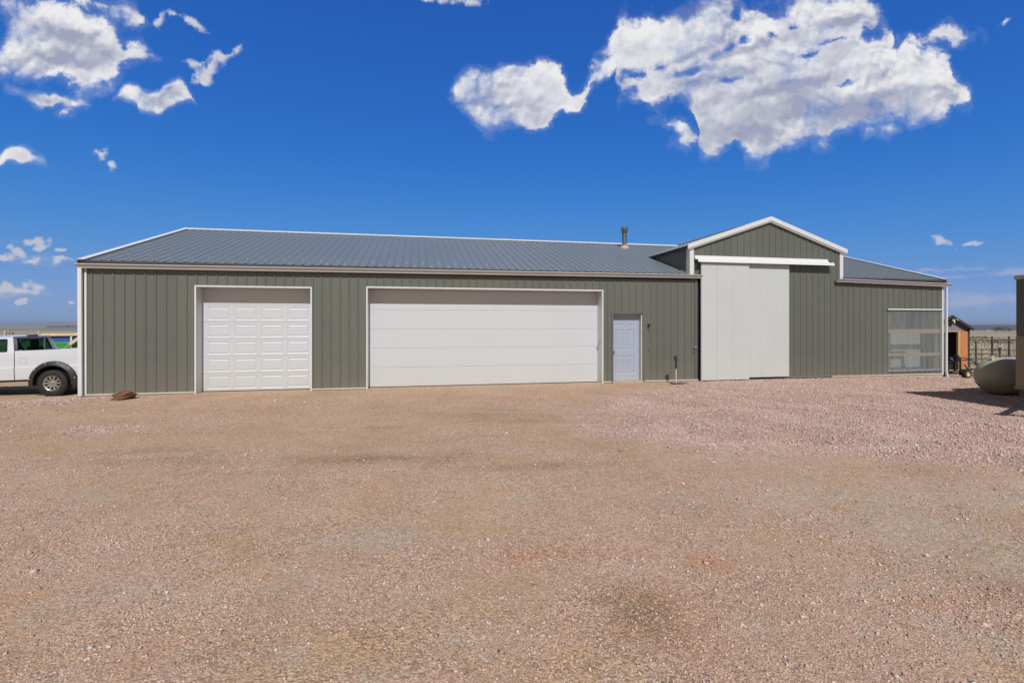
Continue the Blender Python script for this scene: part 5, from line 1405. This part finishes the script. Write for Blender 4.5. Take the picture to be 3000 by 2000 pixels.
mb = MB()
mb.tube([(0.02, 0.0, 0.62), (0.25, -0.02, 0.64), (0.42, -0.04, 0.60), (0.60, -0.08, 0.42), (0.72, -0.1, 0.36)], 0.018, 8)
mb.tube([(0.0, 0.05, 0.70), (0.16, 0.05, 0.70), (0.36, 0.02, 0.66), (0.52, -0.02, 0.55)], 0.014, 8)
mb.tube([(0.0, 0.0, 0.28), (0.35, -0.03, 0.30), (0.72, -0.08, 0.30)], 0.030, 8); mb.tube([(0.08, -0.02, 0.46), (0.22, -0.03, 0.30), (0.36, -0.05, 0.20), (0.55, -0.08, 0.10)], 0.020, 8); mb.tube([(0.30, -0.03, 0.30), (0.34, -0.03, 0.12), (0.50, -0.05, 0.05)], 0.022, 8)
mb.build('drawbar', M_blackpaint, IM, smooth=True)


def small_wheel(px, py, pz):
    Mw = Matrix.Translation((px, py, pz)) @ Matrix.Rotation(R(90), 4, 'X') @ Matrix.Rotation(R(8), 4, 'X')
    t = MB().lathe([(0.085, -0.07), (0.12, -0.075), (0.155, -0.055), (0.165, 0), (0.155, 0.055), (0.12, 0.075), (0.085, 0.07), (0.085, -0.07)], 28, Mw, cap=False).build('tyre', M_black, IM, smooth=True)
    MB().lathe([(0.088, 0.066), (0.082, 0.072), (0.066, 0.045), (0.036, 0.035), (0.03, 0.055), (0.018, 0.075), (0.0, 0.076)], 24, Mw, cap=False).build('hub', M_yellow, t, smooth=True)


small_wheel(0.05, -0.10, 0.165); small_wheel(0.05, 0.62, 0.165)

# ------------------------------------------------------------------ pipe corral on the right
CU = Vector((1, 0, 0))


def corral():
    f = thing('pipe_fence', 'brown steel pipe fence with wire mesh standing in dry grass on the right', 'fence', (33.2, 3.6, -0.2))
    posts = [0.0, 0.98, 2.4, 4.0, 5.7]
    for x in posts: MB().tube([(x, 0, -0.1), (x, 0, 1.40)], 0.036, 10).build('post', M_rust, f, smooth=True)
    MB().tube([(0.0, 0, 1.25), (5.7, 0, 1.22)], 0.034, 10).build('rail', M_rust, f, smooth=True)
    for z in (0.78, 0.52, 0.22): MB().tube([(0.0, 0.0, z), (5.7, 0.0, z - 0.02)], 0.020, 8).build('rail', M_pipe, f, smooth=True)
    mb = MB()
    for k in range(38): mb.tube([(k * 0.15, -0.03, 0.05), (k * 0.15, -0.03, 1.18)], 0.0035, 4, closed=False)
    for k in range(9): mb.tube([(0, -0.03, 0.05 + k * 0.14), (5.7, -0.03, 0.05 + k * 0.14)], 0.0035, 4, closed=False)
    o = mb.build('wire_mesh', M_pipe, f)
    return f


corral()
GT = thing('pipe_gate', 'dark tubular steel gate left of the brown pipe fence', 'gate', (31.55, 3.1, -0.2))
for x in (0.0, 1.32): MB().tube([(x, 0, 0.1), (x, 0, 1.22 if x == 0 else 0.94)], 0.030, 8).build('upright', M_pipe, GT, smooth=True)
MB().tube([(-0.7, 0, 1.27), (1.62, 0.25, 1.24)], 0.026, 8).build('rail', M_rust, GT, smooth=True)
for z in (0.86, 0.66, 0.46, 0.26): MB().tube([(-0.55, 0, z), (1.32, 0, z)], 0.022, 8).build('rail', M_pipe, GT, smooth=True)
mb = MB(); mb.box(1.29, 1.40, -0.03, 0.03, 0.80, 0.92); mb.build('latch', M_pipe, GT)
MB().tube([(0.32, 0, 0.26), (0.32, 0, 0.86)], 0.014, 6).build('brace', M_pipe, GT, smooth=True)

# ------------------------------------------------------------------ pen of painted panels behind the pickup
PN = thing('panel_pen', 'pen of blue and green painted panels under a pine rail behind the pickup', 'pen', (-9.6, 7.6, -0.3))
MB().box(0, 8.9, 0.0, 0.04, 0.78, 1.62).build('green_panel', M_green, PN)
PN.children[0].name = 'panel'
MB().box(0, 8.9, 0.0, 0.04, 0.05, 0.775).build('panel', M_green, PN)
MB().box(0, 8.9, 0.005, 0.045, 1.395, 1.62).build('panel', M_blue, PN)
kids(PN)[0].data.vertices.foreach_set('co', np.array([[x, y, z] for z in (0.78, 1.39) for y in (0.0, 0.04) for x in (0, 8.9)], float).ravel())
MB().box(0, 8.9, -0.012, 0.0, 1.27, 1.30).build('panel_lip', M_green, PN)
MB().beam((3.6, -0.06, 1.665), (8.9, -0.06, 1.70), 0.04, 0.10).build('top_rail', M_lumber, PN)
for x in (0.3, 2.1, 3.7, 4.55, 7.6): MB().box(x - 0.03, x + 0.03, -0.05, -0.014, 0.0, 1.64).build('post', M_paleg, PN)
MB().beam((5.05, -0.12, 1.70), (4.55, -0.12, 1.30), 0.05, 0.10).build('brace', M_lumber, PN)
MB().tube([(4.6, -0.13, 1.34), (3.75, -0.13, 0.72)], 0.012, 6).build('strap', M_lumber, PN, smooth=True)
MB().tube([(5.08, -0.10, 1.66), (4.95, -0.11, 1.45), (4.90, -0.10, 1.1), (4.86, -0.10, 0.6), (4.84, -0.1, 0.05)], 0.020, 8).build('bent_pole', M_blackpaint, PN, smooth=True)


# ------------------------------------------------------------------ far things: fence posts, a field gate, bare bushes, a farmstead
def at(px, k, z):                                  # a bearing noted from the photograph, k metres ahead
    u = (px - PXC) / PF; return (CAM[0] + k * (u * CT + ST), CAM[1] + k * (-u * ST + CT), z)


def far_post(px, k, h, w, material, label):
    x, y, _ = at(px, k, 0); z = float(ground_h(x, y))
    mb = MB(); mb.tube([(0, 0, -0.2), (0, 0, h * 0.9), (0, 0, h)], [w, w * 0.95, w * 0.7], 8)
    o = mb.build('fence_post', material, smooth=True, loc=(x, y, z)); tag(o, label, 'fence post', 'fence posts in the pasture'); return o


far_post(14.5, 58, 1.36, 0.085, M_lumber, 'stout wooden fence post beside the field gate far behind the pickup')
far_post(112, 58, 1.33, 0.035, M_bone, 'thin pale fence post standing alone in the pasture above the pickup roof')
far_post(38.5, 58, 1.15, 0.05, M_rust, 'short dark fence post at the free end of the field gate')
x, y, _ = at(16.5, 57.6, 0); fg = thing('field_gate', 'dark barred field gate far behind the pickup cab', 'gate', (x, y, float(ground_h(x, y))), R(-11))
for z in (1.08, 0.85, 0.62, 0.40): MB().box(0, 0.95, -0.015, 0.015, z - 0.022, z + 0.022).build('bar', M_rust, fg)
for xx in (0.0, 0.48, 0.92): MB().box(xx, xx + 0.045, -0.016, 0.016, 0.35, 1.10).build('upright', M_rust, fg)


def bush(px, k, w, h, seed, label, material=None):
    rr = random.Random(seed); x, y, _ = at(px, k, 0); mb = MB()

    def grow(p, d, l, r, lev):
        q = p + d * l; mb.tube([p, p + d * l * 0.5 + Vector((rr.gauss(0, 1), rr.gauss(0, 1), rr.gauss(0, 1))) * l * 0.06, q], [r, r * 0.8, r * 0.6], 4, closed=False)
        if lev == 0: return
        for _ in range(rr.choice((2, 3, 3))):
            nd = (d + Vector((rr.gauss(0, .55), rr.gauss(0, .55), rr.gauss(0.1, .35)))).normalized(); grow(q, nd, l * rr.uniform(.6, .85), r * 0.62, lev - 1)
    for k_ in range(9):
        b = Vector((rr.uniform(-.35, .35) * w, rr.uniform(-.35, .35) * w, -0.1))
        grow(b, Vector((b.x / w * 1.2 + rr.gauss(0, .15), b.y / w * 1.2 + rr.gauss(0, .15), 1)).normalized(), h * 0.36, 0.05 * h / 2.5, 4)
    o = mb.build('bare_bush', material or M_bush, loc=(x, y, float(ground_h(x, y))))
    return tag(o, label, 'bush', 'bare bushes in the pasture')


bush(2921, 150, 1.7, 1.7, 3, 'leafless bush, the left one of the pair in the pasture above the tank')
bush(2944, 155, 1.9, 1.9, 8, 'leafless bush, the right one of the pair in the pasture beside the trailer')
bush(2955, 160, 1.1, 1.2, 12, 'smallest leafless bush close against the trailer edge in the pasture')
for px, k, hh, lab, sd in ((2868, 62, 0.6, 'low dark clump of brush left of the pair of clumps behind the gate', 21), (2922, 46, 0.55, 'low dark clump of brush behind the pipe fence', 25)):
    rr = random.Random(sd); x, y, _ = at(px, k, 0); mb = MB()
    for q in range(420):
        a = Vector((rr.gauss(0, 1.7), rr.gauss(0, 0.8), 0)); t = a + Vector((rr.gauss(0, .12), rr.gauss(0, .12), hh * rr.uniform(.3, 1) * math.exp(-(a.x / 2.2) ** 2)))
        s_ = Vector((rr.gauss(0, .03), rr.gauss(0, .03), 0)); mb.poly(a - s_, a + s_, t)
    o = mb.build('brush_clump', M_bush, loc=(x, y, float(ground_h(x, y)))); tag(o, lab, 'brush', 'low brush in the pasture')
M_farhouse = mat('pale far buildings', (0.62, 0.62, 0.62), 0.7)
for i, (px, k, w, h, lab) in enumerate(((2858, 1250, 26, 5.5, 'pale long farm building far off, leftmost on the right horizon'), (2873, 1300, 46, 6, 'widest pale farm building far off on the right plain'), (2893, 1500, 16, 6, 'small pale farm building far off, nearest the bare bushes'))):
    x, y, _ = at(px, k, 0); z = float(ground_h(x, y)); fb_ = thing('farm_building', lab, 'farm building', (x, y, z), R(-TH), 'far farm buildings')
    MB().box(-w / 2, w / 2, -5, 5, -1, h * 0.7).build('wall', M_farhouse, fb_)
    MB().prism([(-5.4, h * 0.7), (0, h), (5.4, h * 0.7)], lambda a, b: (-w / 2 - .4, a, b), lambda a, b: (w / 2 + .4, a, b)).build('roof', M_trailT, fb_)


def grass_tufts():
    """dry grass along the edges of the yard and round the corral posts"""
    rng = np.random.default_rng(9); n = 26000
    d = 15.5 + 45 * rng.uniform(0, 1, n) ** 1.6; u = np.where(rng.uniform(0, 1, n) < 0.72, rng.uniform(0.88, 1.12, n), rng.uniform(-1.12, -0.86, n))
    x = CAM[0] + d * (u * CT + ST); y = CAM[1] + d * (-u * ST + CT)
    ok = ((x > 26.3) & (y > 1.3) & (rng.uniform(0, 1, n) < sstep(1.0, 5.0, y))) | ((x < -4) & (y > 9.5)) | ((x > 29.5) & (y > -1))
    ok &= ~((np.abs(x - 29.05) < 1.1) & (y > 2.2) & (y < 5))
    x, y, d = x[ok], y[ok], d[ok]; n = len(x); z = ground_h(x, y)
    h = rng.uniform(0.05, 0.22, n) * (0.8 + 0.012 * d); w = 0.004 + 0.0007 * d; a = rng.uniform(0, 2 * np.pi, n)
    co = np.zeros((n, 3, 3)); co[:, 0] = np.stack([x - w * np.cos(a), y - w * np.sin(a), z - 0.02], -1); co[:, 1] = np.stack([x + w * np.cos(a), y + w * np.sin(a), z - 0.02], -1)
    co[:, 2] = np.stack([x + rng.normal(0, .06, n), y + rng.normal(0, .06, n), z + h], -1)
    me = bpy.data.meshes.new('dry_grass'); me.from_pydata(co.reshape(-1, 3).tolist(), [], np.arange(3 * n).reshape(-1, 3).tolist())
    me.materials.append(mat('dry grass blades', (0.52, 0.45, 0.33), 0.9, var=0.25, vscale=0.7))
    o = bpy.data.objects.new('dry_grass', me); sc.collection.objects.link(o); tag(o, 'dry straw-coloured grass at the edge of the yard behind the corral and pen', 'grass', kind='stuff')


grass_tufts()


# ------------------------------------------------------------------ the dry air over the plain
def build_haze():
    m = bpy.data.materials.new('pale blue air'); m.use_nodes = True; nt = m.node_tree; N, L = nt.nodes, nt.links
    N.clear(); out = N.new('ShaderNodeOutputMaterial'); v = N.new('ShaderNodeVolumePrincipled')
    v.inputs['Color'].default_value = (0.72, 0.84, 1.0, 1); v.inputs['Density'].default_value = 0.00007; v.inputs['Anisotropy'].default_value = 0.2
    L.new(v.outputs[0], out.inputs['Volume'])
    o = MB().box(-90000, 90000, -90000, 90000, -60, 75).build('haze', m); o['kind'] = 'stuff'
    o['label'] = 'thin pale blue air lying over the plain'; o['category'] = 'haze'


build_haze()
